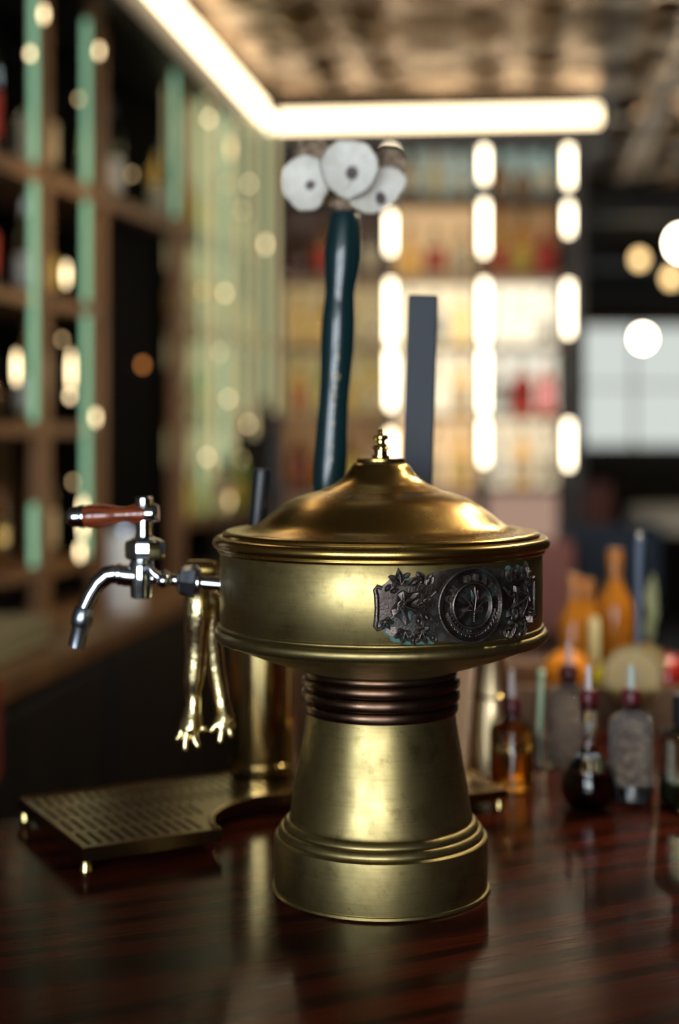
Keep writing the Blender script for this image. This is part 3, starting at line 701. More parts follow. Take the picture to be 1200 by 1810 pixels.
MB().lathe(TC, [(.079, .2335), (.083, .2360), (.092, .2385), (.112, .2445), (.136, .2525), (.156, .2605), (.1655, .2655), (.1700, .2665)], 128, cap=False).build('drum_bowl', BRASS, tower)
MB().lathe(TC, [(.166, .2660)] + arc(.1722, .2665, .1735, .2800, .0062, 12) + [(.1722, .2805)] + arc(.1728, .2808, .1722, .2852, .0022) + [(.170, .2856)], 128, cap=False).build('lower_rim', BRASS, tower)
DR = .1727
drum = MB().lathe(TC, [(DR - .001, .2845), (DR, .286), (DR + .0002, .323), (DR, .3590), (DR - .001, .3610)], 160, cap=False).build('drum_wall', BRASS, tower)
MB().lathe(TC, [(.1700, .3595), (.1722, .3600)] + arc(.1738, .3604, .1752, .3645, .0012) + arc(.1752, .3650, .1748, .3775, .0058, 12) + [(.1725, .3782), (.168, .3778)], 128, cap=False).build('upper_rim', LIDB, tower)
lid = [(.1705, .3765), (.1702, .3800)] + arc(.1700, .3802, .1655, .3835, .0012, 5) + [(.1600, .3826), (.1500, .3838), (.1400, .3865), (.1330, .3900), (.1270, .3945), (.1200, .4000), (.1100, .4078), (.1000, .4142), (.0900, .4190), (.0800, .4223), (.0700, .4247), (.0640, .4264), (.0625, .4275), (.0560, .4300), (.0490, .4338), (.0430, .4382), (.0380, .4430), (.0340, .4485), (.0305, .4535), (.0285, .4552), (.0262, .4556)]
MB().lathe(TC, lid, 128, cap=False).build('domed_lid', LIDB, tower, ang=50)
fin = MB().lathe(TC, [(.0262, .4552), (.0266, .4558), (.0262, .4566)], 64).build('lid_gasket', DARKGAP, tower)
fin = MB().lathe(TC, [(.0255, .4566), (.0258, .4576), (.0255, .4598), (.0235, .4606), (.010, .4608)], 64).build('lid_cap', LIDB, tower)
fz = .4605
fb = MB().lathe(TC, [(.0092, fz), (.0096, fz + .001), (.0092, fz + .0035), (.0072, fz + .004), (.0072, fz + .0085), (.0086, fz + .0095), (.0086, fz + .0115), (.0076, fz + .0125), (.0072, fz + .0150), (.0052, fz + .0165), (.0048, fz + .0190), (.0058, fz + .0215), (.0055, fz + .0235), (.0034, fz + .0245), (.0026, fz + .0275), (.0034, fz + .0290), (.0022, fz + .0308), (0, fz + .0312)], 28)
fo = fb.build('finial', POLB, tower)
for s in (-1, 1):
    MB().tube([TC + Vector((s * .003, 0, fz + .0215)), TC + Vector((s * .0062, 0, fz + .0222)), TC + Vector((s * .0078, 0, fz + .0230))], [.0030, .0026, .0020], 8).build('finial_wing', POLB, fo)
for k in range(6):
    a = k * math.pi / 3 + .3
    MB().sphere(TC + Vector((math.cos(a) * .0086, math.sin(a) * .0086, fz + .0105)), .0014, 8).build('finial_bead', POLB, fo)

# ------------------------------------------------------------------ emblem on the drum
A0_ = math.radians(28.7); EZ = .3205
def W(u, v, h):
    a = A0_ + u / DR; r = DR + h
    return TC + Vector((r * math.sin(a), -r * math.cos(a), EZ + v))
emb = None
half = [(-.0965, .0), (-.0965, .018), (-.092, .0205), (-.088, .0225), (-.082, .0285), (-.076, .0300), (-.070, .0275), (-.062, .0285), (-.054, .0305), (-.047, .0285), (-.040, .0335), (-.030, .0345), (-.015, .0365), (0, .037)]
def outline(top):
    r = [(-u, v) for u, v in reversed(half[:-1])]
    return half + r if top else [(u, -v * 0.97) for u, v in half] + [(u, -v * 0.97) for u, v in r]
up = outline(True); lo = outline(False)
pm = MB()
def strip_plate(h0, h1, shrink):
    """plate between lower and upper outline, cut into columns so that it follows the drum"""
    cols = 64; rows_ = 6; g = []
    def interp(lst, u):
        for (a_, b_), (c1, d1) in zip(lst, lst[1:]):
            if a_ <= u <= c1: return b_ + (d1 - b_) * (u - a_) / max(c1 - a_, 1e-9)
        return lst[-1][1]
    vs2 = []; fs2 = []
    for i in range(cols + 1):
        u = -.0964 + .1928 * i / cols
        t_, l_ = interp(up, u) - shrink, interp(lo, u) + shrink
        for lvl, hh in ((0, h0), (1, h1)):
            for j in range(rows_ + 1): vs2.append(W(u * (1 - shrink * 6), l_ + (t_ - l_) * j / rows_, hh))
    st = 2 * (rows_ + 1)
    for i in range(cols):
        for j in range(rows_):
            q = i * st + rows_ + 1 + j; fs2.append((q, q + st, q + st + 1, q + 1))
        for j, sgn in ((0, 1), (rows_, -1)):
            q = i * st + j; f_ = (q, q + st, q + st + rows_ + 1, q + rows_ + 1); fs2.append(f_ if sgn > 0 else f_[::-1])
    for i in (0, cols):
        for j in range(rows_):
            q = i * st + j; f_ = (q, q + rows_ + 1, q + rows_ + 2, q + 1); fs2.append(f_ if i == 0 else f_[::-1])
    pm.add(vs2, fs2)
strip_plate(-.0005, .0022, 0)
emb = pm.build('emblem_plate', PATINA, tower)
emb['label'] = 'dark patinated bronze emblem plate with maple leaf and lettering'
def polar(prof, n=72, u0=0.0, v0=0.0):
    m_ = MB(); vs2 = []; fs2 = []
    for r, h in prof:
        for k in range(n):
            a = 2 * math.pi * k / n; vs2.append(W(u0 + r * math.cos(a), v0 + r * math.sin(a), h))
    for i in range(len(prof) - 1):
        for k in range(n):
            q, s_ = i * n + k, i * n + (k + 1) % n; fs2.append((q, s_, s_ + n, q + n))
    return m_.add(vs2, fs2)
polar([(.0375, .0015), (.0378, .0030), (.0372, .0050), (.0360, .0056), (.0348, .0050), (.0340, .0034), (.0330, .0032), (.0325, .0042), (.0318, .0032), (.0300, .0030), (.0245, .0030), (.0236, .0034), (.0230, .0052), (.0218, .0058), (.0207, .0050), (.0200, .0028), (.0190, .0024), (.0001, .0026)]).build('medallion', PATINA, emb, ang=60)
vm = MB(); rv = random.Random(3)
for u_, v_ in ((-.084, -.0225), (-.077, -.0275), (-.070, -.0295), (-.063, -.031), (-.056, -.032), (-.049, -.0315), (-.043, -.032), (.052, -.032), (.064, -.030), (.074, -.0285), (.083, -.023), (.05, .030), (.066, .0285)):
    q = polar([(.0066 * rv.uniform(.7, 1.1), .0002), (.0045, .0005), (.0001, .0006)], 14, u_, v_); vm.add(q.v, q.f)
o_st = vm.build('verdigris_stain', VERD, tower); o_st['label'] = 'teal verdigris bloom round the emblem edge'
MAPLE = [(0, 1), (.10, .74), (.22, .80), (.24, .50), (.30, .36), (.55, .60), (.80, .56), (.74, .34), (.95, .22), (.70, .04), (.48, -.06), (.62, -.22), (.60, -.42), (.34, -.44), (.12, -.50)]
def leaf_mesh(u0, v0, size, rot, hh=.004, shape=MAPLE, base=.003, aspect=1.0):
    o_ = [(x_, y_) for x_, y_ in shape] + [(-x_, y_) for x_, y_ in reversed(shape[1:])]
    m_ = MB(); n_ = len(o_); c0, s0 = math.cos(rot), math.sin(rot)
    def tr(x_, y_, h_): return W(u0 + (x_ * c0 * aspect - y_ * s0) * size, v0 + (x_ * s0 * aspect + y_ * c0) * size, h_)
    vs2 = []
    for x_, y_ in o_: vs2.append(tr(x_, y_, base))
    for k, (x_, y_) in enumerate(o_):
        r0 = math.hypot(x_, y_); rp = math.hypot(*o_[k - 1]); rn = math.hypot(*o_[(k + 1) % n_])
        tip = r0 > rp and r0 > rn
        vs2.append(tr(x_ * .93, y_ * .93, base + hh * (.75 if not tip else .55)))
    for k, (x_, y_) in enumerate(o_):
        r0 = math.hypot(x_, y_); rp = math.hypot(*o_[k - 1]); rn = math.hypot(*o_[(k + 1) % n_])
        tip = r0 > rp and r0 > rn
        vs2.append(tr(x_ * .55, y_ * .55, base + hh * (1.15 if tip else .45)))
    vs2.append(tr(0, -.05, base + hh * .9))
    fs2 = []
    for k in range(n_):
        q = (k + 1) % n_
        fs2 += [(q, k, n_ + k, n_ + q), (n_ + q, n_ + k, 2 * n_ + k, 2 * n_ + q), (2 * n_ + q, 2 * n_ + k, 3 * n_)]
    return m_.add(vs2, fs2), tr
def leaf(u0, v0, size, rot, hh=.004, name='leaf', veins=True, **k):
    m_, tr = leaf_mesh(u0, v0, size, rot, hh, **k); b0 = k.get('base', .003)
    if veins:
        for tx_, ty_ in ((0, .85), (.72, .42), (-.72, .42), (.5, -.33), (-.5, -.33)):
            m_.tube([tr(0, -.35, b0 + hh * .95), tr(tx_ * .5, ty_ * .5 - .1, b0 + hh * 1.25), tr(tx_, ty_, b0 + hh * .7)], [size * .036, size * .030, size * .010], 6)
    return m_.build(name, PATINA, emb, ang=30)
leaf(0, .0010, .0190, math.radians(-4), .0050, 'maple_leaf', base=.0026)
st_ = [W(.0006, -.006, .0062), W(.0003, -.011, .0058), W(.0010, -.0155, .0045)]
MB().tube(st_, [.0010, .0009, .0012], 8).build('leaf_stem', PATINA, emb)
OVAL = [(0, 1), (.25, .75), (.42, .35), (.46, 0), (.36, -.4), (.16, -.75), (.02, -.9)]
for s in (-1, 1):
    m_ = MB()
    for k in range(8):
        a = math.radians(-90 + s * (10 + k * 9.0)); R = .0273
        for side in (-1, 1):
            q, _ = leaf_mesh((R + side * .0021) * math.cos(a), (R + side * .0021) * math.sin(a), .0028, a + (0 if s > 0 else math.pi) + side * s * .55, .0016, OVAL, .0029)
            m_.add(q.v, q.f)
    m_.tube([W(.0273 * math.cos(math.radians(-90 + s * t_)), .0273 * math.sin(math.radians(-90 + s * t_)), .0038) for t_ in range(2, 84, 6)], .0006, 6)
    m_.build('laurel_spray', PATINA, emb, ang=30)
# raised lettering ON DRAFT round the top of the medallion
for ch, ad in zip('ONDRAFT', (164, 143, 103, 82, 61, 41, 21)):
    cu = bpy.data.curves.new('glyph', 'FONT'); cu.body = ch; cu.size = 1.0; cu.align_x = 'CENTER'; cu.extrude = 0.12; cu.offset = 0.03; cu.resolution_u = 4
    to = bpy.data.objects.new('glyph', cu); COL.objects.link(to)
    dg = bpy.context.evaluated_depsgraph_get(); me = to.evaluated_get(dg).to_mesh()
    a = math.radians(ad); rt = a - math.pi / 2; S = .0092; m_ = MB(); vs2 = []
    for q in me.vertices:
        lx, ly = q.co.x * S * .95, (q.co.y - .35) * S
        R = .0272
        vs2.append(W(R * math.cos(a) + lx * math.cos(rt) - ly * math.sin(rt), R * math.sin(a) + lx * math.sin(rt) + ly * math.cos(rt), .0028 + (q.co.z + .12) * .0125))
    fs2 = [tuple(p_.vertices) for p_ in me.polygons]
    to.evaluated_get(dg).to_mesh_clear(); bpy.data.objects.remove(to); bpy.data.curves.remove(cu)
    m_.add(vs2, fs2).build('letter', RUBBED, emb, smooth=False)
# leaf sprays on both sides, scrolled end bars, stems
IVY = [(0, 1), (.20, .62), (.30, .42), (.62, .52), (.88, .40), (.72, .12), (.62, -.08), (.66, -.36), (.42, -.55), (.10, -.46)]
for s in (-1, 1):
    S_ = lambda u: s * u
    rr = lambda deg: math.radians(deg) * (-s)
    leaf(S_(.0690), .0020, .0205, rr(-112), .0046, shape=IVY)
    leaf(S_(.0735), .0265, .0125, rr(8), .0044, shape=IVY)
    leaf(S_(.0700), -.0255, .0105, rr(165), .0042, shape=IVY)
    leaf(S_(.0520), -.0250, .0120, rr(200), .0044, shape=IVY)
    leaf(S_(.0865), -.0140, .0085, rr(-150), .0040, shape=IVY)
    for (u, v, sz, rt) in ((.0590, .0245, .0080, -60), (.0530, .0275, .0085, 35), (.0460, .0255, .0075, -20), (.0490, .0080, .0060, -60), (.0475, -.0100, .0065, -140), (.0560, -.0125, .0060, -170), (.0790, .0165, .0050, -70), (.0610, -.0310, .0055, 180), (.0420, -.0290, .0055, 190), (.0850, .0190, .0050, -40)):
        leaf(S_(u), v, sz, rr(rt), .0036, veins=False, shape=OVAL, aspect=1.2)
    MB().tube([W(S_(u), v, .0040) for u, v in ((.0390, .0150), (.0470, .0080), (.0560, .0030), (.0650, -.0010), (.0760, -.0060), (.0830, -.0100))], [.0013, .0012, .0012, .0011, .0009, .0006], 8).build('vine', PATINA, emb)
    MB().tube([W(S_(u), v, .0038) for u, v in ((.0560, .0030), (.0530, -.0080), (.0510, -.0170), (.0500, -.0230))], [.0010, .0010, .0009, .0006], 8).build('vine', PATINA, emb)
    MB().tube([W(S_(u), v, .0038) for u, v in ((.0600, .0245), (.0640, .0210), (.0675, .0225), (.0660, .0255), (.0630, .0250))], .0009, 8).build('tendril', PATINA, emb)
    MB().tube([W(S_(u), v, .0035) for u, v in ((.0905, .0190), (.0945, .0205), (.0968, .0170), (.0955, .0120), (.0950, 0), (.0955, -.0120), (.0968, -.0170), (.0945, -.0205), (.0905, -.0190))], [.0020, .0022, .0024, .0026, .0025, .0026, .0024, .0022, .0020], 10).build('end_scroll', PATINA, emb)
    MB().box(W(S_(.0820), -.0205, .003), (.0045, .002, .003)).build('corner_step', PATINA, emb, smooth=False)

# ------------------------------------------------------------------ chrome tap with wooden lever, on the drum's left
FY = 1.56
def Q(px, py, dy=0.0): return P(px, py, FY + dy)
tap = thing('beer_tap', Q(335, 1028), 'chrome beer tap with curved spout and red wooden lever, left of the drum', 'beer tap')
sc = FY / F
ax = (Q(250, 1022) - Q(395, 1034)); axn = ax.normalized()
s0 = Q(392, 1033)
MB().lathe(s0 - axn * .012, [(.0075, 0), (.0075, .034), (.0125, .035), (.0150, .037), (.0150, .043), (.0130, .046)], 32, axn).build('shank', CHROME, tap)
MB().lathe(Q(349, 1028), [(.016, 0), (.0185, .002), (.0185, .008), (.0170, .011), (.0160, .018), (.0125, .021), (.0080, .023)], 8, axn).build('coupling_nut', STEEL, tap, ang=30)
MB().lathe(Q(318, 1026), [(.0065, 0), (.0065, .012), (.0085, .013), (.0105, .018), (.0085, .024), (.006, .025), (.006, .036)], 24, axn).build('flow_stem', CHROME, tap)
MB().tube([Q(300, 1027, -.012), Q(286, 1026, -.016), Q(270, 1012, -.016), Q(262, 1000, -.014)], [.0055, .0060, .0045, .0035], 12).build('flow_lever', CHROME, tap)
MB().sphere(Q(289, 1026, -.017), .0078, 16).build('flow_knob', CHROME, tap)
bx_ = Q(250, 1057)
MB().lathe(bx_, [(.0100, 0), (.0120, .0015), (.0124, .010), (.0134, .020), (.0134, .038), (.0115, .042)], 32).build('valve_body', CHROME, tap)
MB().lathe(bx_ + Vector((.004, 0, .042)), [(.0165, 0), (.0215, .002), (.0222, .004), (.0222, .018), (.0212, .021), (.0150, .0235), (.0100, .025)], 10).build('bonnet_nut', CHROME, tap, ang=28)
MB().lathe(bx_ + Vector((.003, 0, .066)), [(.0105, 0), (.0092, .006), (.0092, .030), (.0100, .036), (.0100, .044), (.0075, .0465), (0, .047)], 24).build('lever_post', CHROME, tap)
lp = Q(258, 908); ld = (Q(150, 913) - lp).normalized()
lev = MB().lathe(lp, [(.0112, 0), (.0122, .005), (.0112, .012), (.0088, .021), (.0086, .026), (.0106, .036), (.0128, .046), (.0136, .055), (.0124, .066), (.0100, .072)], 28, ld).build('lever_grip', REDWOOD, tap)
MB().lathe(lp + ld * .0685, [(.0128, 0), (.0125, .003), (.0110, .007), (.0112, .010), (.0095, .016), (.0060, .0195), (0, .021)], 24, ld).build('tip_ball', CHROME, lev)
MB().lathe(lp - ld * .004, [(.0088, -.010), (.0105, -.008), (.0108, 0), (.0105, .006)], 24, ld).build('ferrule', CHROME, lev)
sp = [Q(246, 1019), Q(222, 1017), Q(205, 1014), Q(190, 1017), Q(175, 1030), Q(163, 1048), Q(154, 1066), Q(149, 1078)]
MB().tube(sp, [.0115, .0120, .0112, .0104, .0098, .0094, .0090, .0088], 20).build('spout', CHROME, tap)
MB().lathe(Q(206, 1015), [(.0108, 0), (.0125, .0015), (.0125, .005), (.0108, .0065)], 24, (1, 0, .02)).build('spout_collar', CHROME, tap)
sd = (Q(135, 1142) - Q(150, 1074)).normalized()
MB().lathe(Q(150, 1072), [(.0085, 0), (.0108, .003), (.0122, .013), (.0112, .021), (.0100, .0225)], 24, sd).build('nozzle', STEEL, tap)
MB().lathe(Q(145, 1096), [(.0100, 0), (.0095, .001), (.0090, .030), (.0080, .0302), (.0080, .020)], 24, sd, cap=False).build('nozzle_tip', STEEL, tap)

# ------------------------------------------------------------------ brass legs hanging beside the drum
GY = 1.600
def skin_obj(name, nodes, edges, m, parent, sub=2):
    me = bpy.data.meshes.new(name); o_ = wloc(parent)
    me.from_pydata([tuple(Vector(p_) - o_) for p_, r_ in nodes], edges, []); me.update()
    o = bpy.data.objects.new(name, me); COL.objects.link(o); o.parent = parent; me.materials.append(m)
    o.modifiers.new('skin', 'SKIN'); 
    if not me.skin_vertices: me.attributes.new
    for i, (p_, r_) in enumerate(nodes): me.skin_vertices[0].data[i].radius = (r_, r_)
    me.skin_vertices[0].data[0].use_root = True
    sb = o.modifiers.new('sub', 'SUBSURF'); sb.levels = sub; sb.render_levels = sub
    o.modifiers['skin'].use_smooth_shade = True
    return o
frog = thing('frog_leg_ornament', P(350, 1005, GY), 'pale brass ornament of two hanging frog legs beside the drum', 'ornament')
def leg(pts, toes, parent):
    nodes = [(P(px, py, GY + dy), r * 1.75) for px, py, dy, r in pts]; edges = [(i, i + 1) for i in range(len(pts) - 1)]
    root = len(nodes) - 1
    for toe in toes:
        pr = root
        for px, py, dy, r in toe:
            nodes.append((P(px, py, GY + dy), r * 1.25)); edges.append((pr, len(nodes) - 1)); pr = len(nodes) - 1
    return skin_obj('leg', nodes, edges, FROGB, parent)
leg([(352, 1030, 0, .0085), (350, 1052, -.002, .0095), (351, 1078, -.004, .0108), (348, 1108, -.003, .0092), (347, 1140, 0, .0076), (345, 1175, 0, .0076), (342, 1208, 0, .0072), (341, 1226, .001, .0052), (343, 1242, 0, .0054), (340, 1262, -.002, .0058), (335, 1280, -.004, .0064)],
    [[(322, 1296, -.008, .0036), (310, 1310, -.010, .0034)], [(328, 1305, -.012, .0036), (327, 1330, -.014, .0036)], [(342, 1303, -.010, .0036), (352, 1325, -.012, .0036)], [(350, 1285, -.004, .0034), (366, 1293, -.004, .0034)]], frog)
leg([(371, 1040, .012, .0070), (374, 1075, .014, .0078), (374, 1115, .016, .0078), (378, 1160, .018, .0070), (385, 1205, .018, .0064), (391, 1240, .016, .0056), (397, 1262, .012, .0056), (396, 1277, .008, .0062)],
    [[(382, 1281, .004, .0036), (370, 1296, .002, .0034)], [(391, 1293, .002, .0036), (388, 1316, 0, .0036)], [(404, 1284, .006, .0034), (409, 1306, .006, .0034)], [(410, 1272, .008, .0032), (413, 1290, .010, .0030)]], frog)
hip = [(P(342, 1024, GY), .0080), (P(350, 1022, GY), .0110), (P(360, 1020, GY - .002), .0085), (P(368, 1012, GY - .004), .0065), (P(371, 1002, GY - .004), .0050)]
skin_obj('hip_loop', hip, [(0, 1), (1, 2), (2, 3), (3, 4)], FROGB, frog)
MB().lathe(P(330, 1008, GY), [(.008, 0), (.0115, .002), (.0115, .030), (.009, .034)], 24, (1, 0, 0)).build('hanging_collar', POLB, frog)

# ------------------------------------------------------------------ tap handles rising behind the lid
def rear_tap(name, base, label, cat):
    """a tap on the drum's back; only its handle shows above the lid"""
    t = thing(name, base, label, cat); b0 = Vector(base)
    d_ = (Vector((b0.x, b0.y, 0)) - Vector((TX, TY, 0))).normalized()
    foot = TC + d_ * (DR - .004); foot.z = b0.z - .035
    end = Vector((b0.x, b0.y, b0.z - .035))
    MB().tube([foot, end + d_ * .012], .0085, 16).build('shank', CHROME, t)
    MB().lathe(Vector((b0.x, b0.y, b0.z - .055)), [(.009, 0), (.011, .002), (.012, .03), (.010, .045), (.0065, .05), (.0065, .062)], 24).build('valve_body', CHROME, t)
    MB().tube([end + d_ * .010, end + d_ * .04, end + d_ * .055 - Vector((0, 0, .02)), end + d_ * .06 - Vector((0, 0, .06))], [.009, .0085, .008, .0075], 16).build('spout', CHROME, t)
    return t
HY = 1.735
k_ = HY / F
def H_(px, py, dy=0): return P(px, py, HY + dy)
g_base = H_(580, 905)
gt = rear_tap('beer_tap', g_base, 'dark green wavy tap handle crowned with oyster shells, rising behind the lid', 'tap handle')
pts = [(609, 376, 24), (609, 384, 27), (608.5, 405, 29.5), (607, 430, 32), (605.5, 455, 33), (604, 478, 31), (602, 500, 28), (600.5, 520, 26), (599.5, 540, 27.5), (598.5, 562, 29.5), (597.5, 590, 30), (596, 620, 29.5), (594, 650, 28), (591.5, 685, 26.5), (589, 720, 26.5), (587, 755, 28), (585.5, 790, 29.5), (583.5, 820, 30), (581.5, 850, 29), (580, 880, 26), (580, 900, 20)]
hb = MB().tube([H_(x_, y_) for x_, y_, r_ in reversed(pts)], [r_ * k_ for x_, y_, r_ in reversed(pts)], 32)
hnd = hb.build('handle_shaft', GREENP, gt, ang=80)
# worn gold characters down the shaft
lm = [(596.5, 612, 3.2, 5), (596.5, 633, 3.5, 5), (594.5, 667, 7, 6.5), (592, 684, 4, 4), (591, 701, 4, 4.5), (590, 716, 3.5, 4), (589, 732, 3.5, 4), (588, 748, 3.5, 4.5), (586.5, 790, 3, 4), (586, 812, 3, 4)]
for x_, y_, a_, b_ in lm:
    rr_ = [r_ for (_, yy, r_) in pts if abs(yy - y_) <= 20][0] * k_
    c0 = H_(x_, y_); c0.y -= rr_ * 1.0 - .0006
    m_ = MB(); n_ = 16; vs2 = []; fs2 = []
    for q in range(n_):
        an = 2 * math.pi * q / n_
        for f_ in (0.62, 1.0):
            dx = math.cos(an) * a_ * k_ * f_; vs2.append(c0 + Vector((dx, -.0006 + (rr_ - math.sqrt(max(rr_ ** 2 - dx ** 2, 0))), math.sin(an) * b_ * k_ * f_)))
    for q in range(n_):
        j = (q + 1) % n_; fs2.append((2 * q, 2 * j, 2 * j + 1, 2 * q + 1))
    m_.add(vs2, fs2).build('gold_character', GOLDP, hnd)
# oyster shells
def shell(px, py, dy, rx_, ry_, rot, scar, pitch_, yaw_, seed, outside=False, cup=.35):
    rnd = random.Random(seed); c0 = H_(px, py, dy); nr, na = 14, 48
    ph = [rnd.uniform(0, 6.28) for _ in range(4)]
    Rm = Matrix.Rotation(math.radians(yaw_), 3, 'Z') @ Matrix.Rotation(math.radians(pitch_), 3, 'X')
    vs2 = []; fs2 = []; pig = []
    for side in (0, 1):
        for i in range(nr + 1):
            f_ = i / nr
            for k in range(na):
                a = 2 * math.pi * k / na
                egg = 1 + .10 * math.sin(a) + .035 * math.sin(3 * a + ph[0]) + .018 * math.sin(7 * a + ph[1]) + .010 * math.sin(13 * a + ph[2])
                x_ = math.cos(a) * rx_ * egg * f_ * k_; z_ = math.sin(a) * ry_ * egg * f_ * k_
                cr, sr = math.cos(math.radians(rot)), math.sin(math.radians(rot))
                X_, Z_ = x_ * cr - z_ * sr, x_ * sr + z_ * cr
                dp = (1 - f_ ** 2) * cup * min(rx_, ry_) * k_ + .0004 * math.sin(f_ * 17 + ph[3] + .8 * math.sin(a + ph[0])) * f_
                if f_ > .9: dp += -.0012 * (f_ - .9) * 10 * math.sin(5 * a + ph[1])
                Y_ = dp + (0.0035 * (1 - .75 * f_) + .0015 if side else 0)
                vs2.append(c0 + Rm @ Vector((X_, Y_, Z_)))
                sx, sy = (X_ / k_ - scar[0]) / scar[2], (Z_ / k_ - scar[1]) / scar[3]
                sv = max(0, min(1, (1.25 - math.hypot(sx, sy)) / .35)) if side == 0 else 0
                rimv = max(0, (f_ - .93) / .07) * .55 if side == 0 else 1.0
                pig.append((sv * .95, rimv, 0, 1))
    st2 = (nr + 1) * na
    for side in (0, 1):
        for i in range(nr):
            for k in range(na):
                q, s_ = side * st2 + i * na + k, side * st2 + i * na + (k + 1) % na
                f_ = (q, s_, s_ + na, q + na); fs2.append(f_ if side else f_[::-1])
    for k in range(na):
        q, s_ = nr * na + k, nr * na + (k + 1) % na; fs2.append((q, s_, s_ + st2, q + st2))
    o = MB().add(vs2, fs2).build('oyster_shell', SHELLB if outside else SHELL, gt, ang=70)
    ca = o.data.color_attributes.new('pigment', 'FLOAT_COLOR', 'POINT')
    if len(ca.data) == len(pig):
        for i, q in enumerate(pig): ca.data[i].color = q
    return o
shell(541, 327, -.012, 45, 52, 22, (2, 4, 9, 8), -6, -20, 1)
shell(616, 302, -.026, 50, 54, -8, (6, 0, 10, 12), -10, 0, 2, cup=.22)
shell(667, 337, -.014, 58, 37, 28, (8, -12, 9, 12), -4, 16, 3, cup=.25)
shell(551, 276, .012, 34, 30, 10, (90, 90, 1, 1), 10, -10, 4, True)
shell(686, 296, .010, 34, 32, -25, (90, 90, 1, 1), 8, 14, 5, True)
shell(602, 342, .020, 62, 34, 0, (90, 90, 1, 1), -30, 0, 6, True)
MB().sphere(H_(607, 362, -.006), .016, 16, (1.15, .9, .55)).build('shell_putty', SHELLB, gt)
# tall slate-black paddle handle
pb = H_(740, 905, -.02)
pt = rear_tap('beer_tap', pb, 'tall flat slate black tap handle standing right of the finial', 'tap handle')
m_ = MB(); vs2 = []
for (x_, y_) in ((712, 846), (764, 849), (774.5, 522), (721.5, 521)):
    for dy in (-.012, .012): vs2.append(H_(x_, y_, dy - .02))
vs2 = [Vector(q) for q in vs2]
lo_ = [(711.5, 872), (763.5, 875), (774.5, 522), (721.5, 521)]
vs2 = [H_(x_, y_, -.032) for x_, y_ in lo_] + [H_(x_, y_, -.008) for x_, y_ in lo_]
m_.add(vs2, [(0, 1, 2, 3), (7, 6, 5, 4), (0, 4, 5, 1), (1, 5, 6, 2), (2, 6, 7, 3), (3, 7, 4, 0)])
m_.build('paddle', BLACKP, pt, smooth=False, bevel=.003)
MB().lathe(pb, [(.008, -.005), (.010, .002), (.012, .012), (.012, .030)], 20).build('ferrule', STEEL, pt)
# short black stub handle
sb_ = P(455, 975, 1.66)
s_t = rear_tap('beer_tap', sb_, 'short black tap handle leaning behind the left of the lid', 'tap handle')
MB().tube([P(452, 975, 1.66), P(454, 940, 1.66), P(460, 870, 1.66), P(463, 838, 1.66), P(463.5, 829, 1.66)], [.0085, .0105, .0112, .0115, .0104], 24).build('handle_grip', BLACKG, s_t)

# ------------------------------------------------------------------ brass vessels behind the tower
cy = Vector((-0.1085, 1.985, BAR))
cy = e_b + Vector((0, 0, 0)); 
cy = Vector((-0.104, 1.93, BAR + TH + .003))
cb_ = thing('brass_cylinder', cy, 'tall polished brass cylinder on the drip tray behind the tower', 'cylinder')
MB().lathe(cy, [(.036, 0), (.0435, .0005), (.0440, .002), (.0440, .205), (.0455, .206), (.0455, .211), (.0425, .212), (.0425, .02), (.0, .02)], 64).build('body', POLB, cb_)
MB().lathe(cy, [(.0442, .010), (.0452, .011), (.0452, .014), (.0442, .015)], 64, cap=False).build('band', POLB, cb_)
cy = P(868, 1338, 2.02); cy.z = BAR
cup = thing('brass_beaker', cy, 'tapered bright brass beaker right of the tower neck', 'beaker')
MB().lathe(cy, [(.034, 0), (.0375, .001), (.0385, .004), (.0375, .008), (.0345, .010), (.0330, .03), (.0270, .10), (.0215, .165), (.0222, .167), (.0222, .170), (.0205, .1705), (.0255, .10), (.0310, .02), (.0, .018)], 48).build('body', SATINB, cup)
MB().lathe(cy, [(.0263, .112), (.0270, .113), (.0268, .117), (.0258, .118)], 48, cap=False).build('band', POLB, cup)

# ------------------------------------------------------------------ dasher bottles on the right
def on_bar(px, py):                                    # where something whose foot is seen at (px, py) stands
    Y = 0.485 * F / (py - 770); return Vector(((px - 600) / F * Y, Y, BAR))
def dasher(px, py, prof, glass, tip, label, liquid=None, stop=(.011, .020), n=32, tiph=.034):
    p = on_bar(px, py); t = thing('dasher_bottle', p, label, 'bottle', 'dasher bottles')
    a_ = MB().lathe(p, prof, n)
    a_.build('glass_body', glass, t, ang=50)
    if liquid:
        lm_, top = liquid
        lp_ = [(max(r_ - .0022, 0), max(z_, .003)) for r_, z_ in prof if z_ < top]
        rl = lp_[-1][0]; lp_.append((rl * .97, top)); lp_.append((0, top))
        MB().lathe(p, lp_, n).build('liquid', lm_, t, ang=50)
    H0 = prof[-1][1]; r0, h0 = stop
    MB().lathe(p + Vector((0, 0, H0)), [(prof[-1][0] * .8, -.008), (prof[-1][0] * .85, 0), (r0 * .95, .001), (r0, .004), (r0 * 1.05, h0 * .7), (r0 * .8, h0), (r0 * .3, h0 + .002)], 24).build('stopper', RUBBER, t)
    MB().lathe(p + Vector((0, 0, H0 + h0)), [(.0045, 0), (.0042, .004), (.0036, tiph * .9), (.003, tiph), (0, tiph)], 16).build('dasher_tip', tip, t)
    return t
CYL = [(0, 0), (.026, 0), (.029, .003), (.029, .098), (.026, .108), (.012, .116), (.0105, .120), (.0105, .126)]
FLASK = [(0, 0), (.020, 0), (.030, .006), (.0355, .018), (.0375, .032), (.0350, .046), (.0270, .058), (.0170, .067), (.0115, .076), (.0100, .090), (.0098, .128), (.0115, .131), (.0115, .135)]
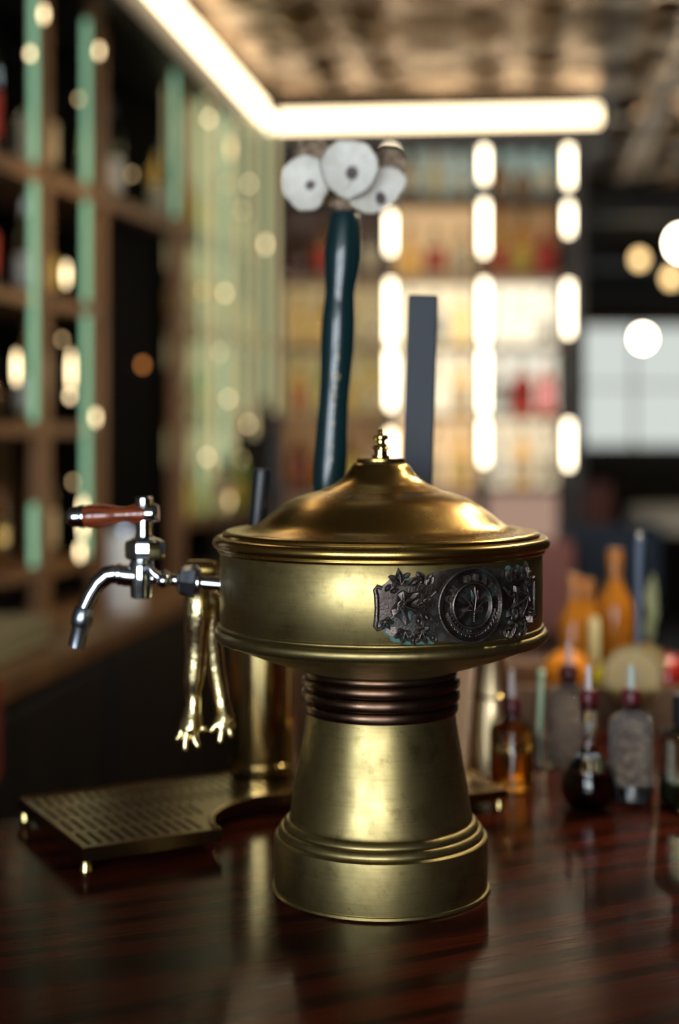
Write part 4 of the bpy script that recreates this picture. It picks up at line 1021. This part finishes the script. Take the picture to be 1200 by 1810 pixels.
dasher(1040, 1428, FLASK, G_CLEAR, TIPM, 'round flask dasher bottle of dark red liquid, nearest on the bar', (LIQ_RED, .052), (.0125, .018), tiph=.033)
dasher(1115, 1411, [(r * 1.02, z * 1.0) for r, z in CYL], CUTG, TIPC, 'cut glass dasher bottle beside the dark red flask', (LIQ_RED, .022), (.013, .020), tiph=.032)
dasher(1005, 1346, [(r * 1.12, z * .98) for r, z in CYL], CUTG, TIPM, 'frosty dasher bottle standing behind the dark red flask', None, (.014, .020), tiph=.036)
dasher(904, 1395, [(r * 1.02, z * .82) for r, z in CYL], G_YELL, TIPM, 'amber dasher bottle next to the tray corner', (LIQ_AMB, .055), (.0125, .022), tiph=.038)
# square bottle of green at the frame edge
p = on_bar(1212, 1424); t = thing('square_bottle', p, 'square clear bottle of green liquid cut by the frame edge', 'bottle')
R45 = Matrix.Rotation(math.radians(12), 3, 'Z')
def sq(prof):
    m_ = MB().lathe((0, 0, 0), prof, 4); m_.v = [p + R45 @ (Matrix.Rotation(math.pi / 4, 3, 'Z') @ q) for q in m_.v]; return m_
sq([(0, 0), (.036, 0), (.038, .003), (.038, .088), (.034, .096), (.016, .103), (.015, .112)]).build('glass_body', G_PALE, t, smooth=False, bevel=.003)
sq([(0, .005), (.0335, .005), (.0335, .034), (0, .034)]).build('liquid', LIQ_GRN, t, smooth=False)
MB().lathe(p, [(.0165, .106), (.017, .108), (.017, .142), (.015, .146), (0, .146)], 24).build('cap', BLACKG, t)
# pale green glass stirrer standing in a small jar
p = on_bar(955, 1352); t = thing('jar', p, 'small clear jar holding a stirrer beside the amber dasher bottle', 'jar')
MB().lathe(p, [(0, 0), (.020, 0), (.022, .003), (.022, .05), (.0205, .05), (.0205, .006), (0, .005)], 28).build('glass_body', G_CLEAR, t)
MB().lathe(p, [(.0222, .044), (.0235, .045), (.0235, .049), (.0222, .05)], 28, cap=False).build('lip', G_CLEAR, t)
p2 = p + Vector((0, 0, .007)); t = thing('stirrer', p2, 'pale green glass stirrer standing upright in the small jar', 'stirrer')
MB().tube([p2 + Vector((-.004, 0, 0)), p2 + Vector((.002, 0, .125))], .0042, 12).build('rod', mat('pale_green_rod', (.62, .85, .55), .25), t)
MB().sphere(p2 + Vector((.002, 0, .128)), .0062, 14).build('ball_end', MATS['pale_green_rod'], t)
# garnish caddy with fruit
cad = Vector((0.475, 2.43, BAR)); t = thing('garnish_caddy', cad, 'low wooden caddy of garnishes behind the dasher bottles', 'caddy')
MB().box(cad + Vector((0, 0, .012)), (.21, .12, .012)).build('floor_board', BROWN, t, smooth=False, bevel=.002)
for s in (-1, 1):
    MB().box(cad + Vector((0, s * .116, .050)), (.21, .005, .026)).build('long_side', BROWN, t, smooth=False, bevel=.002)
    MB().box(cad + Vector((s * .205, 0, .050)), (.005, .111, .026)).build('short_side', BROWN, t, smooth=False, bevel=.002)
zf = BAR + .024
def fruit(name, px, Y, r, m, label, sc_=(1, 1, 1), z=None):
    c0 = Vector(((px - 600) / F * Y, Y, (z if z is not None else zf) + r * sc_[2])); t = thing(name, c0 - Vector((0, 0, r * sc_[2])), label, 'fruit')
    MB().sphere(c0, r, 32, sc_).build('peel', m, t)
    MB().lathe(c0 + Vector((0, 0, r * sc_[2] * .985)), [(.004, -.002), (.004, .001), (.0025, .003), (0, .003)], 10).build('stem_end', BROWN, t)
fruit('orange', 1003, 2.46, .044, ORANGE, 'ripe orange in the garnish caddy behind the frosty bottle')
fruit('lime', 1076, 2.44, .033, LIME, 'yellow green lime beside the orange in the garnish caddy', (1.1, 1, 1))
def apple(px, Y, r, label):
    x_ = (px - 600) / F * Y; p = Vector((x_, Y, zf)); t = thing('apple', p, label, 'fruit')
    MB().lathe(p, [(0, r * .10), (r * .22, r * .02), (r * .42, 0), (r * .75, r * .28), (r * .96, r * .75), (r, r * 1.10), (r * .90, r * 1.48), (r * .62, r * 1.75), (r * .32, r * 1.80), (r * .10, r * 1.66), (0, r * 1.58)], 36).build('skin', APPLE, t)
    MB().tube([p + Vector((0, 0, r * 1.58)), p + Vector((.003, 0, r * 2.05))], [.0016, .0022], 8).build('stem', BROWN, t)
apple(1176, 2.43, .047, 'shiny red apple in the garnish caddy near the frame edge')
# dried citrus wheels leaning in a glass
cg = Vector(((1115 - 600) / F * 2.245, 2.245, BAR)); t = thing('tumbler', cg, 'stemless clear tumbler holding dried citrus wheels and a spoon', 'tumbler')
MB().lathe(cg, [(0, 0), (.030, 0), (.033, .004), (.040, .085), (.0384, .085), (.0316, .010), (0, .009)], 36).build('glass_body', G_CLEAR, t)
MB().lathe(cg, [(.0402, .078), (.0412, .080), (.0412, .084), (.0402, .086)], 36, cap=False).build('rim', G_CLEAR, t)
def wheel(c0, r, tilt, yaw_, label):
    t = thing('citrus_wheel', c0, label, 'citrus wheel', 'dried citrus wheels'); R = Matrix.Rotation(yaw_, 3, 'Z') @ Matrix.Rotation(tilt, 3, 'X')
    def tr(m_): m_.v = [c0 + R @ q for q in m_.v]; return m_
    y0 = Vector((0, 1, 0))
    tr(MB().lathe((0, -.002, 0), [(r * .86, 0), (r, .0005), (r, .0035), (r * .86, .004)], 40, y0, cap=False)).build('rind', DRYRIND, t)
    tr(MB().lathe((0, -.0012, 0), [(r * .88, 0), (r * .88, .0024)], 40, y0)).build('pith', CREAMP, t)
    for k in range(9):
        a0, a1 = 2 * math.pi * k / 9 + .06, 2 * math.pi * (k + 1) / 9 - .06; am = (a0 + a1) / 2
        pl_ = [(math.cos(am) * r * .12, math.sin(am) * r * .12)] + [(math.cos(a0 + (a1 - a0) * j / 4) * r * .80, math.sin(a0 + (a1 - a0) * j / 4) * r * .80) for j in range(5)]
        tr(MB().prism(pl_, -.0022, .0022, lambda x_, z_, y_: (x_, y_, z_))).build('segment', DRYCIT, t, smooth=False)
wheel(cg + Vector((.000, -.012, .106)), .047, math.radians(-8), math.radians(-8), 'big dried citrus wheel at the front of the tumbler')
wheel(cg + Vector((.026, .012, .118)), .036, math.radians(10), math.radians(20), 'dried citrus wheel tucked behind the big front wheel')
sp0 = cg + Vector((.012, .004, .012)); t = thing('bar_spoon', sp0, 'blue grey bar spoon handle standing up from the citrus tumbler', 'spoon')
MB().tube([sp0, sp0 + Vector((.002, .006, .26)), sp0 + Vector((.003, .006, .305))], [.004, .0055, .0075], 16).build('handle', BLUESTEEL, t)
MB().sphere(sp0 + Vector((.003, .006, .309)), .0085, 16).build('knob', STEEL, t)
# amber bottles behind the caddy, a squeeze bottle and a leaf sprig
bottle('tall', AMBERD, AMBERD, None, on_bar(1022, 1240) + Vector((0, .05, 0)), 'left amber bottle behind the orange, no label', 'bottle', 'amber bottles on the bar', .80)
bottle('tall', AMBERD, AMBERD, None, on_bar(1096, 1235) + Vector((0, .05, 0)), 'taller amber bottle behind the citrus tumbler, no label', 'bottle', 'amber bottles on the bar', .96)
bottle('squat', AMBERD, AMBERD, None, on_bar(1062, 1232) + Vector((0, .16, 0)), 'squat amber bottle between two taller amber bottles', 'bottle', 'amber bottles on the bar', .95)
p = on_bar(1050, 1243); t = thing('candle', p, 'pale yellow taper candle standing in front of the amber bottles', 'candle')
MB().lathe(p, [(.011, .018), (.0105, .15), (.008, .155), (.001, .156)], 20).build('wax', mat('pale_wax', (.85, .80, .42), .4, 0, Emission_Color=(1., .86, .4), Emission_Strength=0.0), t)
MB().lathe(p, [(.028, 0), (.028, .004), (.013, .010), (.0135, .026), (.012, .026)], 24).build('holder', POLB, t)
p = on_bar(1146, 1226); t = thing('mint_sprig', p, 'pale green leaf sprig standing in a small cup at the right', 'sprig')
MB().tube([p + Vector((0, 0, .004)), p + Vector((.004, 0, .16))], [.002, .0012], 8).build('stalk', LEAFM, t)
MB().lathe(p, [(0, 0), (.018, 0), (.022, .05), (.0205, .05), (.017, .004), (0, .004)], 24).build('cup', STEEL, t)
for k, (z_, an, L_) in enumerate(((.10, -.3, .05), (.12, .5, .055), (.15, .12, .075), (.13, 2.6, .04))):
    m_ = MB(); vs2 = []; fs2 = []; c0 = p + Vector((.003, 0, z_))
    for i in range(9):
        f_ = i / 8; wd = math.sin(math.pi * f_ ** .8) * .011
        ctr = c0 + Vector((math.sin(an) * .35 * L_ * f_, -.01 * f_ * f_, L_ * f_ * (1 if abs(an) < 1 else .5)))
        for s in (-1, 0, 1): vs2.append(ctr + Vector((s * wd * math.cos(an), abs(s) * -.003, 0)))
    for i in range(8):
        for s in (0, 1):
            q = i * 3 + s; fs2.append((q, q + 1, q + 4, q + 3))
    o = m_.add(vs2, fs2).build('leaf', LEAFM, t); sm = o.modifiers.new('solid', 'SOLIDIFY'); sm.thickness = .0008
